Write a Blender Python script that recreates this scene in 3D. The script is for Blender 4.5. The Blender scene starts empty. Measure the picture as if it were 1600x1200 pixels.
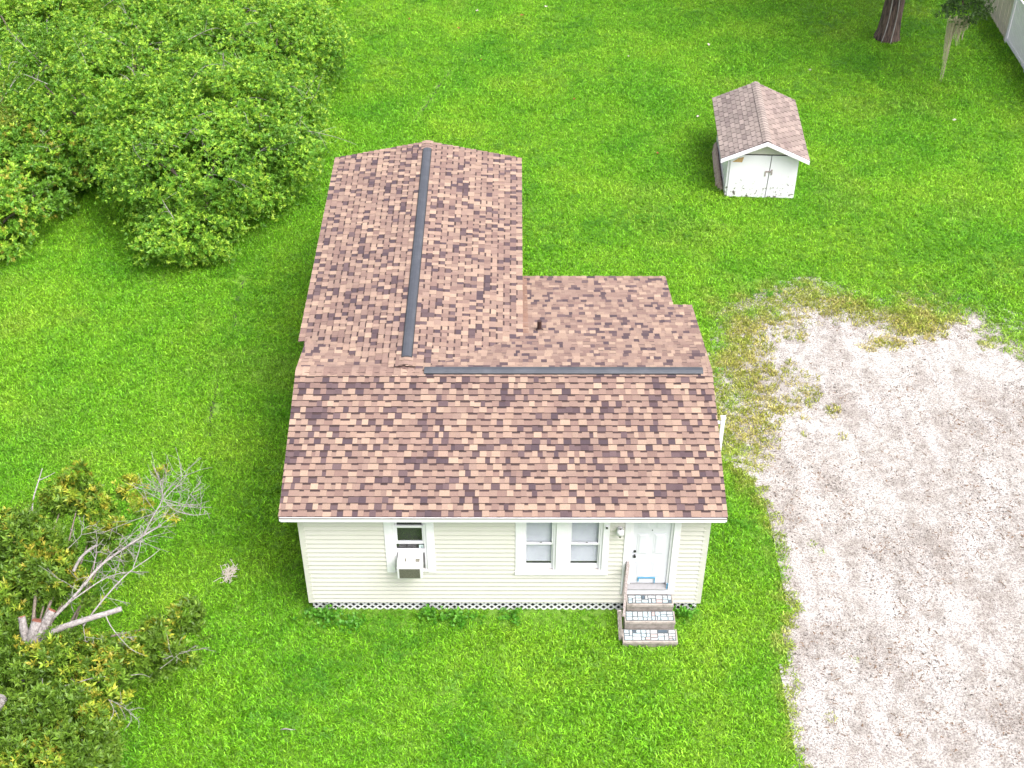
import bpy, math, random
import numpy as np
from mathutils import Vector, Matrix
R = math.radians
rng = np.random.default_rng(7); random.seed(7)
sc = bpy.context.scene
C = sc.collection
# ---------------------------------------------------------------- camera
cd = bpy.data.cameras.new('camera'); cam = bpy.data.objects.new('camera', cd); C.objects.link(cam)
cam.location = (0.194, -18.867, 22.032)
cam.rotation_euler = (R(90 - 39.863), R(0.0), R(0.115))
cd.sensor_fit = 'HORIZONTAL'; cd.sensor_width = 36; cd.lens = 36 * 2107.0 / 1600.0
cd.clip_end = 3000; cd.clip_start = 0.5
sc.camera = cam
# ---------------------------------------------------------------- sky, sun, exposure (bright hazy overcast)
SUN_EL, SUN_AZ = R(58), math.atan2(0.80, -0.60)      # direction towards the sun, clockwise from +Y
w = bpy.data.worlds.new('World'); sc.world = w; w.use_nodes = True
nt = w.node_tree; bg = nt.nodes['Background']
sky = nt.nodes.new('ShaderNodeTexSky'); sky.sky_type = 'NISHITA'; sky.sun_disc = False
sky.sun_elevation = SUN_EL; sky.sun_rotation = SUN_AZ; sky.air_density = 1.0; sky.dust_density = 6.0; sky.ozone_density = 1.0
hs = nt.nodes.new('ShaderNodeHueSaturation'); hs.inputs['Saturation'].default_value = 0.30
nt.links.new(sky.outputs[0], hs.inputs['Color']); nt.links.new(hs.outputs[0], bg.inputs['Color'])
bg.inputs['Strength'].default_value = 0.14
sl = bpy.data.lights.new('sun', 'SUN'); sl.energy = 1.25; sl.angle = R(45); sl.color = (1.0, 0.955, 0.93)
so = bpy.data.objects.new('sun', sl); C.objects.link(so)
sd = Vector((math.sin(SUN_AZ) * math.cos(SUN_EL), math.cos(SUN_AZ) * math.cos(SUN_EL), math.sin(SUN_EL)))
so.rotation_euler = sd.to_track_quat('Z', 'Y').to_euler(); so.location = (20, -20, 40)
sc.view_settings.view_transform = 'Standard'; sc.view_settings.look = 'None'
sc.view_settings.exposure = 1.50; sc.view_settings.gamma = 1.0; sc.view_settings.use_curve_mapping = False
sc.cycles.max_bounces = 4; sc.cycles.transparent_max_bounces = 6; sc.cycles.diffuse_bounces = 3; sc.cycles.transmission_bounces = 3; sc.cycles.glossy_bounces = 2

# ---------------------------------------------------------------- helpers
def tag(o, label=None, cat=None, group=None, kind=None):
    if label: o['label'] = label
    if cat: o['category'] = cat
    if group: o['group'] = group
    if kind: o['kind'] = kind
    return o
def empty(name, loc=(0, 0, 0), rz=0):
    o = bpy.data.objects.new(name, None); C.objects.link(o); o.location = loc; o.rotation_euler = (0, 0, rz)
    o.empty_display_size = 0.2
    return o
def link(name, me, mat=None, parent=None):
    o = bpy.data.objects.new(name, me); C.objects.link(o)
    if mat is not None and not me.materials: me.materials.append(mat)
    if parent is not None: o.parent = parent
    return o
def mesh_np(name, V, F, tone=None, smooth=False, tname='tone'):
    """V (n,3), F (m,k) equal-sized faces"""
    V = np.asarray(V, np.float32); F = np.asarray(F, np.int32); k = F.shape[1]
    me = bpy.data.meshes.new(name)
    me.vertices.add(len(V)); me.vertices.foreach_set('co', V.ravel())
    me.loops.add(F.size); me.loops.foreach_set('vertex_index', F.ravel())
    me.polygons.add(len(F)); me.polygons.foreach_set('loop_start', np.arange(0, F.size, k, dtype=np.int32))
    try: me.polygons.foreach_set('loop_total', np.full(len(F), k, np.int32))
    except Exception: pass
    if smooth: me.polygons.foreach_set('use_smooth', np.ones(len(F), bool))
    if tone is not None:
        a = me.attributes.new(tname, 'FLOAT_COLOR', 'POINT')
        t = np.ones((len(V), 4), np.float32); t[:, :3] = tone; a.data.foreach_set('color', t.ravel())
    me.update(calc_edges=True); me.validate()
    return me
class MB:
    """collects boxes / polygons; build() links them as ONE mesh object"""
    def __init__(s): s.v = []; s.f = []; s.t = []; s.tone = None
    def poly(s, P, faces):
        b = len(s.v); s.v += [tuple(p) for p in P]; s.f += [tuple(b + i for i in f) for f in faces]
        s.t += [s.tone] * len(P); return s
    def hexa(s, P):
        return s.poly(P, [(0, 3, 2, 1), (4, 5, 6, 7), (0, 1, 5, 4), (1, 2, 6, 5), (2, 3, 7, 6), (3, 0, 4, 7)])
    def box(s, x0, x1, y0, y1, z0, z1):
        return s.hexa([(x0, y0, z0), (x1, y0, z0), (x1, y1, z0), (x0, y1, z0), (x0, y0, z1), (x1, y0, z1), (x1, y1, z1), (x0, y1, z1)])
    def bar(s, a, b, wx, wz, up=(0, 0, 1)):
        a, b = Vector(a), Vector(b); d = (b - a).normalized(); x = d.cross(Vector(up)).normalized(); z = x.cross(d)
        return s.hexa([p + x * (i * wx / 2) + z * (j * wz / 2) for p in (a, b) for i, j in ((-1, -1), (1, -1), (1, 1), (-1, 1))])
    def cyl(s, a, b, r0, r1=None, n=12):
        r1 = r0 if r1 is None else r1; a, b = Vector(a), Vector(b); d = (b - a).normalized()
        x = d.orthogonal().normalized(); y = d.cross(x)
        P = [p + (x * math.cos(t) + y * math.sin(t)) * r for p, r in ((a, r0), (b, r1)) for t in [2 * math.pi * i / n for i in range(n)]]
        return s.poly(P, [(i, (i + 1) % n, n + (i + 1) % n, n + i) for i in range(n)] + [tuple(range(n))[::-1], tuple(range(n, 2 * n))])
    def build(s, name, mat, parent=None, bevel=0, smooth=False):
        me = bpy.data.meshes.new(name); me.from_pydata(s.v, [], s.f); me.update()
        if s.t and s.t[0] is not None:
            a = me.attributes.new('tone', 'FLOAT_COLOR', 'POINT')
            for i, t in enumerate(s.t): a.data[i].color = (*t, 1)
        o = link(name, me, mat, parent)
        if smooth:
            for p in me.polygons: p.use_smooth = True
        if bevel:
            m = o.modifiers.new('bevel', 'BEVEL'); m.width = bevel; m.segments = 2; m.limit_method = 'ANGLE'
        return o
def tube_arrays(P, rad, n=6, jit=0.0):
    P = np.asarray(P, float); rad = np.broadcast_to(np.asarray(rad, float), (len(P),))
    T = np.gradient(P, axis=0); T /= np.linalg.norm(T, axis=1)[:, None] + 1e-9
    ref = np.array([0.31, 0.17, 0.93]); X = np.cross(T, ref); X /= np.linalg.norm(X, axis=1)[:, None] + 1e-9; Y = np.cross(T, X)
    a = np.arange(n) * 2 * np.pi / n
    rr = rad[:, None] * (1 + jit * rng.standard_normal((len(P), n)))
    V = P[:, None, :] + rr[:, :, None] * (np.cos(a)[None, :, None] * X[:, None, :] + np.sin(a)[None, :, None] * Y[:, None, :])
    i = np.arange(len(P) - 1)[:, None] * n + np.arange(n)[None, :]; j = np.arange(len(P) - 1)[:, None] * n + (np.arange(n)[None, :] + 1) % n
    F = np.stack([i, j, j + n, i + n], -1).reshape(-1, 4)
    return V.reshape(-1, 3), F
def tube(name, P, rad, mat, parent=None, n=7, jit=0.0):
    V, F = tube_arrays(P, rad, n, jit)
    m = len(P)
    me = bpy.data.meshes.new(name)
    me.from_pydata([tuple(v) for v in V], [], [tuple(map(int, f)) for f in F] + [tuple(range(n))[::-1], tuple(range((m - 1) * n, m * n))])
    for p in me.polygons: p.use_smooth = len(p.vertices) == 4
    me.update(); return link(name, me, mat, parent)
def tubes(name, lines, mat, parent=None, n=5):
    Vs, Fs, b = [], [], 0
    for P, r in lines:
        V, F = tube_arrays(P, r, n); Vs.append(V); Fs.append(F + b); b += len(V)
    return link(name, mesh_np(name, np.concatenate(Vs), np.concatenate(Fs), smooth=True), mat, parent)
def resample(P, n):
    P = np.asarray(P, float); d = np.r_[0, np.cumsum(np.linalg.norm(np.diff(P, axis=0), axis=1))]
    t = np.linspace(0, d[-1], n)
    Q = np.stack([np.interp(t, d, P[:, k]) for k in range(3)], -1)
    for _ in range(2): Q[1:-1] = (Q[:-2] + 2 * Q[1:-1] + Q[2:]) / 4
    return Q
_T = np.random.default_rng(3).random((64, 64, 64))
def vnoise(p):
    p = np.asarray(p, float); i = np.floor(p).astype(int); f = p - i; f = f * f * (3 - 2 * f); r = 0
    for a in (0, 1):
        for b in (0, 1):
            for c in (0, 1):
                r = r + _T[(i[..., 0] + a) % 64, (i[..., 1] + b) % 64, (i[..., 2] + c) % 64] * \
                    (f[..., 0] if a else 1 - f[..., 0]) * (f[..., 1] if b else 1 - f[..., 1]) * (f[..., 2] if c else 1 - f[..., 2])
    return r
def fbm(p, o=3):
    p = np.asarray(p, float); s = 0; a = 0.5
    for k in range(o): s = s + a * vnoise(p * 2 ** k + 11.3 * k); a /= 2
    return s / (1 - 0.5 ** o)
def fbm2(x, y, f, o=3, z=0.0): return fbm(np.stack([x * f, y * f, np.full_like(x, z)], -1), o)
def sstep(a, b, x):
    t = np.clip((x - a) / (b - a), 0, 1); return t * t * (3 - 2 * t)

HZ = -0.12                                 # the house stands 0.12 m lower than its own datum
def gp(x, y): return (0.194 + (x - 0.194) * 0.9946, -18.867 + (y + 18.867) * 0.9946)
# ---------------------------------------------------------------- materials
def new_mat(name):
    m = bpy.data.materials.new(name); m.use_nodes = True; n = m.node_tree
    return m, n, n.nodes['Principled BSDF']
def N(n, t, **kw):
    x = n.nodes.new(t)
    for k, v in kw.items(): setattr(x, k, v)
    return x
def noise(n, scale, detail=3, rough=0.55, coord='Object', stretch=None):
    tc = N(n, 'ShaderNodeTexCoord'); out = tc.outputs[coord]
    if coord == 'World':
        pass
    if stretch:
        mp = N(n, 'ShaderNodeMapping'); mp.inputs['Scale'].default_value = stretch; n.links.new(out, mp.inputs[0]); out = mp.outputs[0]
    t = N(n, 'ShaderNodeTexNoise'); t.inputs['Scale'].default_value = scale; t.inputs['Detail'].default_value = detail; t.inputs['Roughness'].default_value = rough
    n.links.new(out, t.inputs['Vector']); return t.outputs['Fac']
def wnoise(n, scale, detail=3, rough=0.55, stretch=None, rot=0.0):
    g = N(n, 'ShaderNodeNewGeometry'); out = g.outputs['Position']
    if stretch:
        mp = N(n, 'ShaderNodeMapping'); mp.inputs['Scale'].default_value = stretch; mp.inputs['Rotation'].default_value = (0, 0, rot); n.links.new(out, mp.inputs[0]); out = mp.outputs[0]
    t = N(n, 'ShaderNodeTexNoise'); t.inputs['Scale'].default_value = scale; t.inputs['Detail'].default_value = detail; t.inputs['Roughness'].default_value = rough
    n.links.new(out, t.inputs['Vector']); return t.outputs['Fac']
def ramp(n, fac, stops):
    r = N(n, 'ShaderNodeValToRGB'); e = r.color_ramp.elements
    while len(e) < len(stops): e.new(0.5)
    for el, (p, c) in zip(e, stops): el.position = p; el.color = (*c, 1) if len(c) == 3 else c
    n.links.new(fac, r.inputs[0]); return r.outputs[0]
def mix(n, fac, a, b, mode='MIX'):
    m = N(n, 'ShaderNodeMix', data_type='RGBA', blend_type=mode)
    for s, v in ((m.inputs[0], fac), (m.inputs[6], a), (m.inputs[7], b)):
        if hasattr(v, 'links') or isinstance(v, bpy.types.NodeSocket): n.links.new(v, s)
        elif isinstance(v, (int, float)): s.default_value = v
        else: s.default_value = (*v, 1)
    return m.outputs[2]
def bump(n, bs, fac, strength=0.3, dist=0.01):
    b = N(n, 'ShaderNodeBump'); b.inputs['Strength'].default_value = strength; b.inputs['Distance'].default_value = dist
    n.links.new(fac, b.inputs['Height']); n.links.new(b.outputs[0], bs.inputs['Normal'])
def paint(name, col, col2=None, rough=0.55, scale=6, bstr=0.15, thr=(0.45, 0.7)):
    m, n, b = new_mat(name); b.inputs['Roughness'].default_value = rough
    col2 = col2 or tuple(c * 0.86 for c in col)
    f = wnoise(n, scale, 5, 0.65)
    n.links.new(ramp(n, f, [(thr[0], col), (thr[1], col2)]), b.inputs['Base Color'])
    bump(n, b, wnoise(n, 60, 3), bstr, 0.004); return m
M = {}
M['siding'] = paint('cream_siding', (0.525, 0.503, 0.468), (0.505, 0.483, 0.446), 0.5, 1.3, .03)
M['white'] = paint('white_paint', (0.72, 0.70, 0.75), (0.66, 0.64, 0.685), 0.45, 3.5)
M['corner'] = paint('corner_trim', (0.545, 0.525, 0.485), None, 0.5, 2)
M['door'] = paint('door_paint', (0.64, 0.63, 0.70), (0.60, 0.59, 0.66), 0.35, 2)
M['interior'] = paint('dark_interior', (0.05, 0.048, 0.045))
M['blind'] = paint('blind_slats', (0.66, 0.66, 0.72), (0.58, 0.58, 0.64), 0.5, 3)
M['metal'] = paint('dark_metal', (0.06, 0.06, 0.06), None, 0.3); M['metal'].node_tree.nodes['Principled BSDF'].inputs['Metallic'].default_value = 0.8
M['vent'] = paint('ridge_vent_plastic', (0.040, 0.044, 0.056), (0.058, 0.062, 0.075), 0.5, 4)
M['blackgap'] = paint('black_plastic_and_gaps', (0.012, 0.012, 0.014))  # plastic of the vent lips; also painted into gaps to stand for shade
M['pipe'] = paint('brown_pipe', (0.035, 0.016, 0.014), None, 0.5)
M['ac'] = paint('appliance_white', (0.60, 0.59, 0.61), (0.54, 0.53, 0.55), 0.4, 5)
M['grille'] = paint('appliance_grille', (0.16, 0.155, 0.12), (0.10, 0.10, 0.08), 0.6, 25)
M['blue'] = paint('blue_tape', (0.05, 0.24, 0.42), None, 0.5)
M['concrete'] = paint('stained_concrete', (0.30, 0.262, 0.235), (0.17, 0.148, 0.13), 0.85, 9, 0.5)
M['tile_a'] = paint('pale_blue_tile', (0.36, 0.43, 0.46), (0.28, 0.35, 0.38), 0.3, 12)
M['tile_b'] = paint('white_tile', (0.42, 0.43, 0.44), (0.32, 0.33, 0.34), 0.3, 12)
M['tile_c'] = paint('pink_tile', (0.40, 0.31, 0.30), None, 0.3, 12)
M['tile_d'] = paint('slate_tile', (0.07, 0.095, 0.12), None, 0.3, 12)
M['rubber'] = paint('grey_threshold', (0.24, 0.235, 0.245), None, 0.7, 14)
M['sticker'] = paint('sticker', (0.55, 0.66, 0.68), (0.10, 0.12, 0.13), 0.4, 30, 0, (0.5, 0.56))

def wood_mat(name, a, b, stretch=(6, 6, 1)):
    m, n, bs = new_mat(name); bs.inputs['Roughness'].default_value = 0.8
    f = noise(n, 9, 6, 0.7, 'Object', stretch)
    n.links.new(ramp(n, f, [(0.33, b), (0.6, a)]), bs.inputs['Base Color']); bump(n, bs, f, 0.5, 0.006); return m
M['greywood'] = wood_mat('weathered_wood', (0.36, 0.31, 0.30), (0.13, 0.10, 0.095))
M['fencewood'] = wood_mat('grey_fence_wood', (0.50, 0.45, 0.38), (0.30, 0.26, 0.21), (9, 9, 1))
M['barewood'] = wood_mat('bare_wood', (0.50, 0.33, 0.16), (0.30, 0.17, 0.07))
def glass_mat():
    m, n, b = new_mat('window_glass'); out = n.nodes['Material Output']
    t = N(n, 'ShaderNodeBsdfTransparent'); g = N(n, 'ShaderNodeBsdfGlossy'); g.inputs['Roughness'].default_value = 0.03
    t.inputs[0].default_value = (0.93, 0.94, 0.95, 1)
    lw = N(n, 'ShaderNodeLayerWeight'); lw.inputs[0].default_value = .5; pw = N(n, 'ShaderNodeMath', operation='POWER'); pw.inputs[1].default_value = 3.0; n.links.new(lw.outputs['Facing'], pw.inputs[0]); f = N(n, 'ShaderNodeMath', operation='MULTIPLY_ADD'); f.inputs[1].default_value = .5; f.inputs[2].default_value = .045; n.links.new(pw.outputs[0], f.inputs[0]); x = N(n, 'ShaderNodeMixShader')
    n.links.new(f.outputs[0], x.inputs[0]); n.links.new(t.outputs[0], x.inputs[1]); n.links.new(g.outputs[0], x.inputs[2]); n.links.new(x.outputs[0], out.inputs[0])
    return m
M['glass'] = glass_mat()
def shingle_mat(name, objcol):
    m, n, b = new_mat(name); b.inputs['Roughness'].default_value = 0.9
    at = N(n, 'ShaderNodeAttribute'); at.attribute_name = 'tone'
    if objcol:
        oi = N(n, 'ShaderNodeObjectInfo'); col = mix(n, at.outputs['Fac'], oi.outputs['Color'], (0.024, 0.014, 0.014))
    else: col = at.outputs['Color']
    g = wnoise(n, 95, 2, 0.8)
    col = mix(n, 1.0, col, ramp(n, g, [(0.3, (0.66, 0.66, 0.67)), (0.72, (1.28, 1.27, 1.26))]), 'MULTIPLY')
    g2 = wnoise(n, 0.9, 4, 0.6)
    col = mix(n, 1.0, col, ramp(n, g2, [(0.3, (0.92, 0.91, 0.92)), (0.7, (1.06, 1.06, 1.04))]), 'MULTIPLY')
    n.links.new(col, b.inputs['Base Color']); bump(n, b, g, 0.4, 0.004); return m
M['shingle'] = shingle_mat('asphalt_shingles', False); M['shingle_obj'] = shingle_mat('asphalt_shingle_tab', True)
def leaf_mat(name, trans=0.35, rough=0.45):
    m, n, b = new_mat(name); out = n.nodes['Material Output']; b.inputs['Roughness'].default_value = rough
    at = N(n, 'ShaderNodeAttribute'); at.attribute_name = 'tone'
    b.inputs['Specular IOR Level'].default_value = 0.35
    n.links.new(at.outputs['Color'], b.inputs['Base Color'])
    t = N(n, 'ShaderNodeBsdfTranslucent'); n.links.new(mix(n, 1.0, at.outputs['Color'], (1.25, 1.3, 0.7), 'MULTIPLY'), t.inputs[0])
    x = N(n, 'ShaderNodeMixShader'); x.inputs[0].default_value = trans
    n.links.new(b.outputs[0], x.inputs[1]); n.links.new(t.outputs[0], x.inputs[2]); n.links.new(x.outputs[0], out.inputs[0]); return m
M['leaf'] = leaf_mat('leaves')
def bark_mat(name, a, b_, scale=7, stretch=(1, 1, 0.25)):
    m, n, b = new_mat(name); b.inputs['Roughness'].default_value = 0.9
    f = noise(n, scale, 6, 0.7, 'Object', stretch); n.links.new(ramp(n, f, [(0.36, b_), (0.62, a)]), b.inputs['Base Color']); bump(n, b, f, 0.8, 0.03); return m
M['bark'] = bark_mat('dark_ridged_bark', (0.125, 0.080, 0.066), (0.014, 0.009, 0.009), 11, (1, 1, 0.16))
M['greybark'] = bark_mat('grey_bark', (0.29, 0.265, 0.255), (0.10, 0.085, 0.08), 22, (1, 1, 0.6))
M['deadwood'] = bark_mat('pale_dead_wood', (0.31, 0.285, 0.28), (0.18, 0.155, 0.15), 14)
M['twig'] = bark_mat('twig', (0.20, 0.16, 0.13), (0.10, 0.08, 0.065), 14)
M['cut'] = paint('sawn_red_wood', (0.20, 0.060, 0.035), (0.10, 0.04, 0.028), 0.8, 18)
M['moss'] = paint('spanish_moss', (0.40, 0.36, 0.25), (0.28, 0.25, 0.17), 0.9, 20)
M['litter'] = paint('dry_leaf', (0.30, 0.12, 0.035), (0.20, 0.07, 0.02), 0.8, 20)
M['pale_litter'] = paint('pale_dry_leaf', (0.50, 0.45, 0.38), None, 0.8, 20)
def grass_mat():
    m, n, b = new_mat('grass_blades'); out = n.nodes['Material Output']; b.inputs['Roughness'].default_value = 0.45; b.inputs['Specular IOR Level'].default_value = 0.28
    f1 = wnoise(n, 0.33, 4, 0.6); f2 = wnoise(n, 2.2, 3, 0.6)
    oi = N(n, 'ShaderNodeObjectInfo')
    c = ramp(n, f1, [(0.34, (0.130, 0.365, 0.015)), (0.50, (0.190, 0.430, 0.019)), (0.68, (0.265, 0.480, 0.028))])
    c = mix(n, 1.0, c, ramp(n, f2, [(0.3, (0.90, 0.93, 0.9)), (0.7, (1.10, 1.06, 1.1))]), 'MULTIPLY')
    c = mix(n, 1.0, c, ramp(n, oi.outputs['Random'], [(0.0, (0.82, 0.88, 0.8)), (0.6, (1.0, 1.0, 1.0)), (1.0, (1.2, 1.1, 1.4))]), 'MULTIPLY')
    a = N(n, 'ShaderNodeAttribute', attribute_type='INSTANCER'); a.attribute_name = 'dry'
    dryc = ramp(n, oi.outputs['Random'], [(0.0, (0.24, 0.29, 0.03)), (0.5, (0.36, 0.35, 0.07)), (1.0, (0.52, 0.44, 0.18))])
    c = mix(n, a.outputs['Fac'], c, dryc)
    sh = N(n, 'ShaderNodeAttribute', attribute_type='GEOMETRY'); sh.attribute_name = 'tone'
    c = mix(n, 1.0, c, sh.outputs['Color'], 'MULTIPLY')
    n.links.new(c, b.inputs['Base Color'])
    t = N(n, 'ShaderNodeBsdfTranslucent'); n.links.new(c, t.inputs[0])
    x = N(n, 'ShaderNodeMixShader'); x.inputs[0].default_value = 0.48
    n.links.new(b.outputs[0], x.inputs[1]); n.links.new(t.outputs[0], x.inputs[2]); n.links.new(x.outputs[0], out.inputs[0]); return m
M['grass'] = grass_mat()
def soil_mat():
    m, n, b = new_mat('turf_soil'); b.inputs['Roughness'].default_value = 0.95
    f = wnoise(n, 6, 5, 0.7)
    n.links.new(ramp(n, f, [(0.3, (0.075, 0.175, 0.013)), (0.7, (0.14, 0.26, 0.022))]), b.inputs['Base Color']); bump(n, b, wnoise(n, 30, 3), 0.6, 0.03); return m
M['soil'] = soil_mat(); M['earth'] = paint('bare_earth', (.045, .06, .02), (.03, .035, .015), .9, 8)
def sand_mat():
    m, n, b = new_mat('shell_sand'); b.inputs['Roughness'].default_value = 0.95
    big = wnoise(n, 0.55, 5, 0.62, (1.0, 0.75, 1)); mid = wnoise(n, 3.2, 5, 0.7); fine = wnoise(n, 26, 4, 0.75); grit = wnoise(n, 75, 2, 0.8)
    streak = wnoise(n, 1.1, 5, 0.68, (1.5, 0.5, 1), R(28))
    c = ramp(n, big, [(0.34, (0.425, 0.412, 0.393)), (0.50, (0.345, 0.326, 0.306)), (0.68, (0.265, 0.238, 0.217))])
    c = mix(n, 1.0, c, ramp(n, mid, [(0.34, (0.70, 0.67, 0.65)), (0.58, (1.07, 1.07, 1.08))]), 'MULTIPLY')
    c = mix(n, ramp(n, streak, [(0.50, (0, 0, 0)), (0.66, (0.85, 0.85, 0.85))]), c, (0.46, 0.445, 0.435))
    c = mix(n, 1.0, c, ramp(n, fine, [(0.38, (0.38, 0.34, 0.33)), (0.53, (1.0, 1.0, 1.0))]), 'MULTIPLY')
    c = mix(n, 1.0, c, ramp(n, grit, [(0.35, (0.30, 0.28, 0.28)), (0.48, (1.0, 1.0, 1.0)), (0.70, (1.15, 1.15, 1.15))]), 'MULTIPLY')
    n.links.new(c, b.inputs['Base Color']); bump(n, b, fine, 0.6, 0.03); return m
M['sand'] = sand_mat()

# ================================================================ THE SETTING
g = MB(); g.poly([(-700, -700, 0), (700, -700, 0), (700, 700, 0), (-700, 700, 0)], [(0, 1, 2, 3)])
tag(g.build('ground', M['soil']), 'grassy soil of the yard', kind='structure')
# driveway outline (metres) and fields over the yard
DR = np.array([(5.60, -8), (5.72, -3.8), (5.83, -2.3), (5.98, -0.7), (6.30, .4), (6.28, 1.7), (6.15, 3.1), (6.05, 5.2), (6.2, 6.7), (6.7, 8.7), (6.85, 9.9), (7.7, 10.45),
               (8.5, 10.95), (9.4, 10.4), (10.5, 10.1), (11.4, 10.4), (12.8, 10.2), (13.3, 9.5), (14.2, 8.9), (17, 8.3), (26, 8), (26, -8)]); DR = np.stack(gp(DR[:, 0], DR[:, 1]), -1)
def sdist(x, y, P):
    d = np.full(x.shape, 1e9); ins = np.zeros(x.shape, bool)
    for i in range(len(P)):
        a, b = P[i], P[(i + 1) % len(P)]; e = b - a
        t = np.clip(((x - a[0]) * e[0] + (y - a[1]) * e[1]) / (e @ e), 0, 1)
        d = np.minimum(d, np.hypot(x - a[0] - t * e[0], y - a[1] - t * e[1]))
        c = ((a[1] > y) != (b[1] > y)) & (x < (b[0] - a[0]) * (y - a[1]) / (b[1] - a[1] + 1e-12) + a[0]); ins ^= c
    return np.where(ins, d, -d)
def grid(x0, x1, y0, y1, s):
    xs = np.arange(x0, x1 + s / 2, s); ys = np.arange(y0, y1 + s / 2, s); X, Y = np.meshgrid(xs, ys)
    i = np.arange(len(ys) - 1)[:, None] * len(xs) + np.arange(len(xs) - 1)[None, :]
    F = np.stack([i, i + 1, i + 1 + len(xs), i + len(xs)], -1).reshape(-1, 4)
    return X.ravel(), Y.ravel(), F
X, Y, F = grid(3.6, 26, -8, 14, 0.2)
D = sdist(X, Y, DR); keep = (D[F] > -(0.30 + 1.2 * sstep(3.2, 6.0, Y))[F]).all(1); F2 = F[keep]; used = np.unique(F2); rm = np.full(len(X), -1); rm[used] = np.arange(len(used))
Z = 0.006 + 0.05 * (fbm2(X, Y, 0.9, 3) - 0.3).clip(0) + 0.012 * fbm2(X, Y, 4.0, 2)
dm = mesh_np('driveway', np.stack([X, Y, Z], -1)[used], rm[F2], smooth=True)
tag(link('driveway', dm, M['sand']), kind='structure')

# fields for the lawn
GX, GY, GF = grid(-24.0, 24.0, -10.0, 37.0, 0.16)
D = sdist(GX, GY, DR)
n1 = fbm2(GX, GY, 0.8, 4, 1.5) - 0.5; n2 = fbm2(GX, GY, 3.0, 3, 4.5) - 0.5
north = sstep(3.2, 6.0, GY)                                   # the ragged, worn end of the driveway
edge = -.40 * north + D + n1 * (1.3 + 1.8 * north) + n2 * (1.1 + 0.75 * north)
grass = 1 - sstep(-0.22 - 0.75 * north, 0.12 + 0.15 * north, edge)
patch = sstep(0.57, 0.68, fbm2(GX, GY, 1.3, 4, 8.2)) * (D > 0) * (1 - sstep(0.6, 2.4, D)) * (0.06 + 0.94 * north) * (GX < 11)
grass = np.maximum(grass, 0.55 * patch)
dry = sstep(-0.5 - 2.1 * north, 0.0 - .3 * north, edge + n2 * 0.6) * (0.7 + 0.3 * north)
dry *= 1 - sstep(11.2, 13.4, GX + 0.4 * GY - 4.2) * 0.85
dry = np.maximum(dry, 0.14 * sstep(0.62, 0.74, fbm2(GX, GY, 0.5, 4, 20.2)))
def seg(ax, ay, bx, by, wd):
    ex, ey = bx - ax, by - ay; t = np.clip(((GX - ax) * ex + (GY - ay) * ey) / (ex * ex + ey * ey), 0, 1)
    return np.hypot(GX - ax - t * ex + n2 * 0.1, GY - ay - t * ey) < wd
rut_off = seg(-3.1, 21.2, -2.0, 25.0, 0.16) | seg(-7.4, 12.0, -7.3, 9.8, 0.14) | seg(-7.4, 8.0, -7.2, 5.5, 0.14)
grass *= np.where(rut_off, 0.25, 1)
hole = sstep(0.66, 0.74, fbm2(GX, GY, 0.9, 4, 33.0)); grass *= 1 - 0.4 * hole
inside = ((GX > -4.15) & (GX < 4.15) & (GY > -0.05) & (GY < 6.4)) | ((GX > -4.3) & (GX < 0.1) & (GY > 5) & (GY < 12.4)) | ((GX > 0) & (GX < 3.7) & (GY > 6) & (GY < 8.2)) \
    | ((GX > 2.45) & (GX < 3.6) & (GY < 0.1) & (GY > -1.0)) | ((GX > 6.7) & (GX < 8.8) & (GY > 16.6) & (GY < 19.9))
grass[inside] = 0
fence_side = GX > 18.3
lush = sstep(0.0, 1.0, 1 - np.abs(GX + 5.2) / 1.4) * sstep(0, 1, 1 - np.abs(GY - 2.8) / 2.2)
tuft_len = 1 + 0.5 * lush + 0.25 * sstep(0.55, 0.7, fbm2(GX, GY, 0.35, 3, 50.)) - .35 * (np.abs(GX) < 4.3) * (GY > -.55) * (GY < .2)  # tuft height factor: taller in the lush patch, lower along the front wall
lm = mesh_np('lawn_grass', np.stack([GX, GY, np.full_like(GX, 0.004)], -1), GF)
for nm, arr in (('grass', grass), ('dry', np.clip(dry, 0, 1)), ('tall', tuft_len)):
    a = lm.attributes.new(nm, 'FLOAT', 'POINT'); a.data.foreach_set('value', arr.astype(np.float32))
tufts = bpy.data.collections.new('turf_tufts')
def make_tuft(k, nb=30, rad=0.10):
    V, F, T = [], [], []
    for i in range(nb):
        r = rad * math.sqrt(random.random()); a = random.random() * 6.283; bx, by = r * math.cos(a), r * math.sin(a)
        h = random.uniform(0.028, 0.068); lean = random.uniform(0.45, 1.7) * h; d = random.random() * 6.283
        dx, dy = math.cos(d), math.sin(d); wd = random.uniform(0.0045, 0.0085); px, py = -dy * wd, dx * wd
        b = len(V); t = random.choice((0.5, 0.7, 0.95, 1.0, 1.2, 1.75))
        V += [(bx - px, by - py, -0.003), (bx + px, by + py, -0.003), (bx + dx * lean * .35 + px, by + dy * lean * .35 + py, h * .75), (bx + dx * lean * .35 - px, by + dy * lean * .35 - py, h * .75),
              (bx + dx * lean + px * .25, by + dy * lean + py * .25, h), (bx + dx * lean - px * .25, by + dy * lean - py * .25, h)]
        F += [(b, b + 1, b + 2, b + 3), (b + 3, b + 2, b + 4, b + 5)]; T += [(t, t, t)] * 6
    o = bpy.data.objects.new('tuft', mesh_np('tuft', V, F, np.array(T))); o.data.materials.append(M['grass']); tufts.objects.link(o)
for k in range(8): make_tuft(k)
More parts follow.
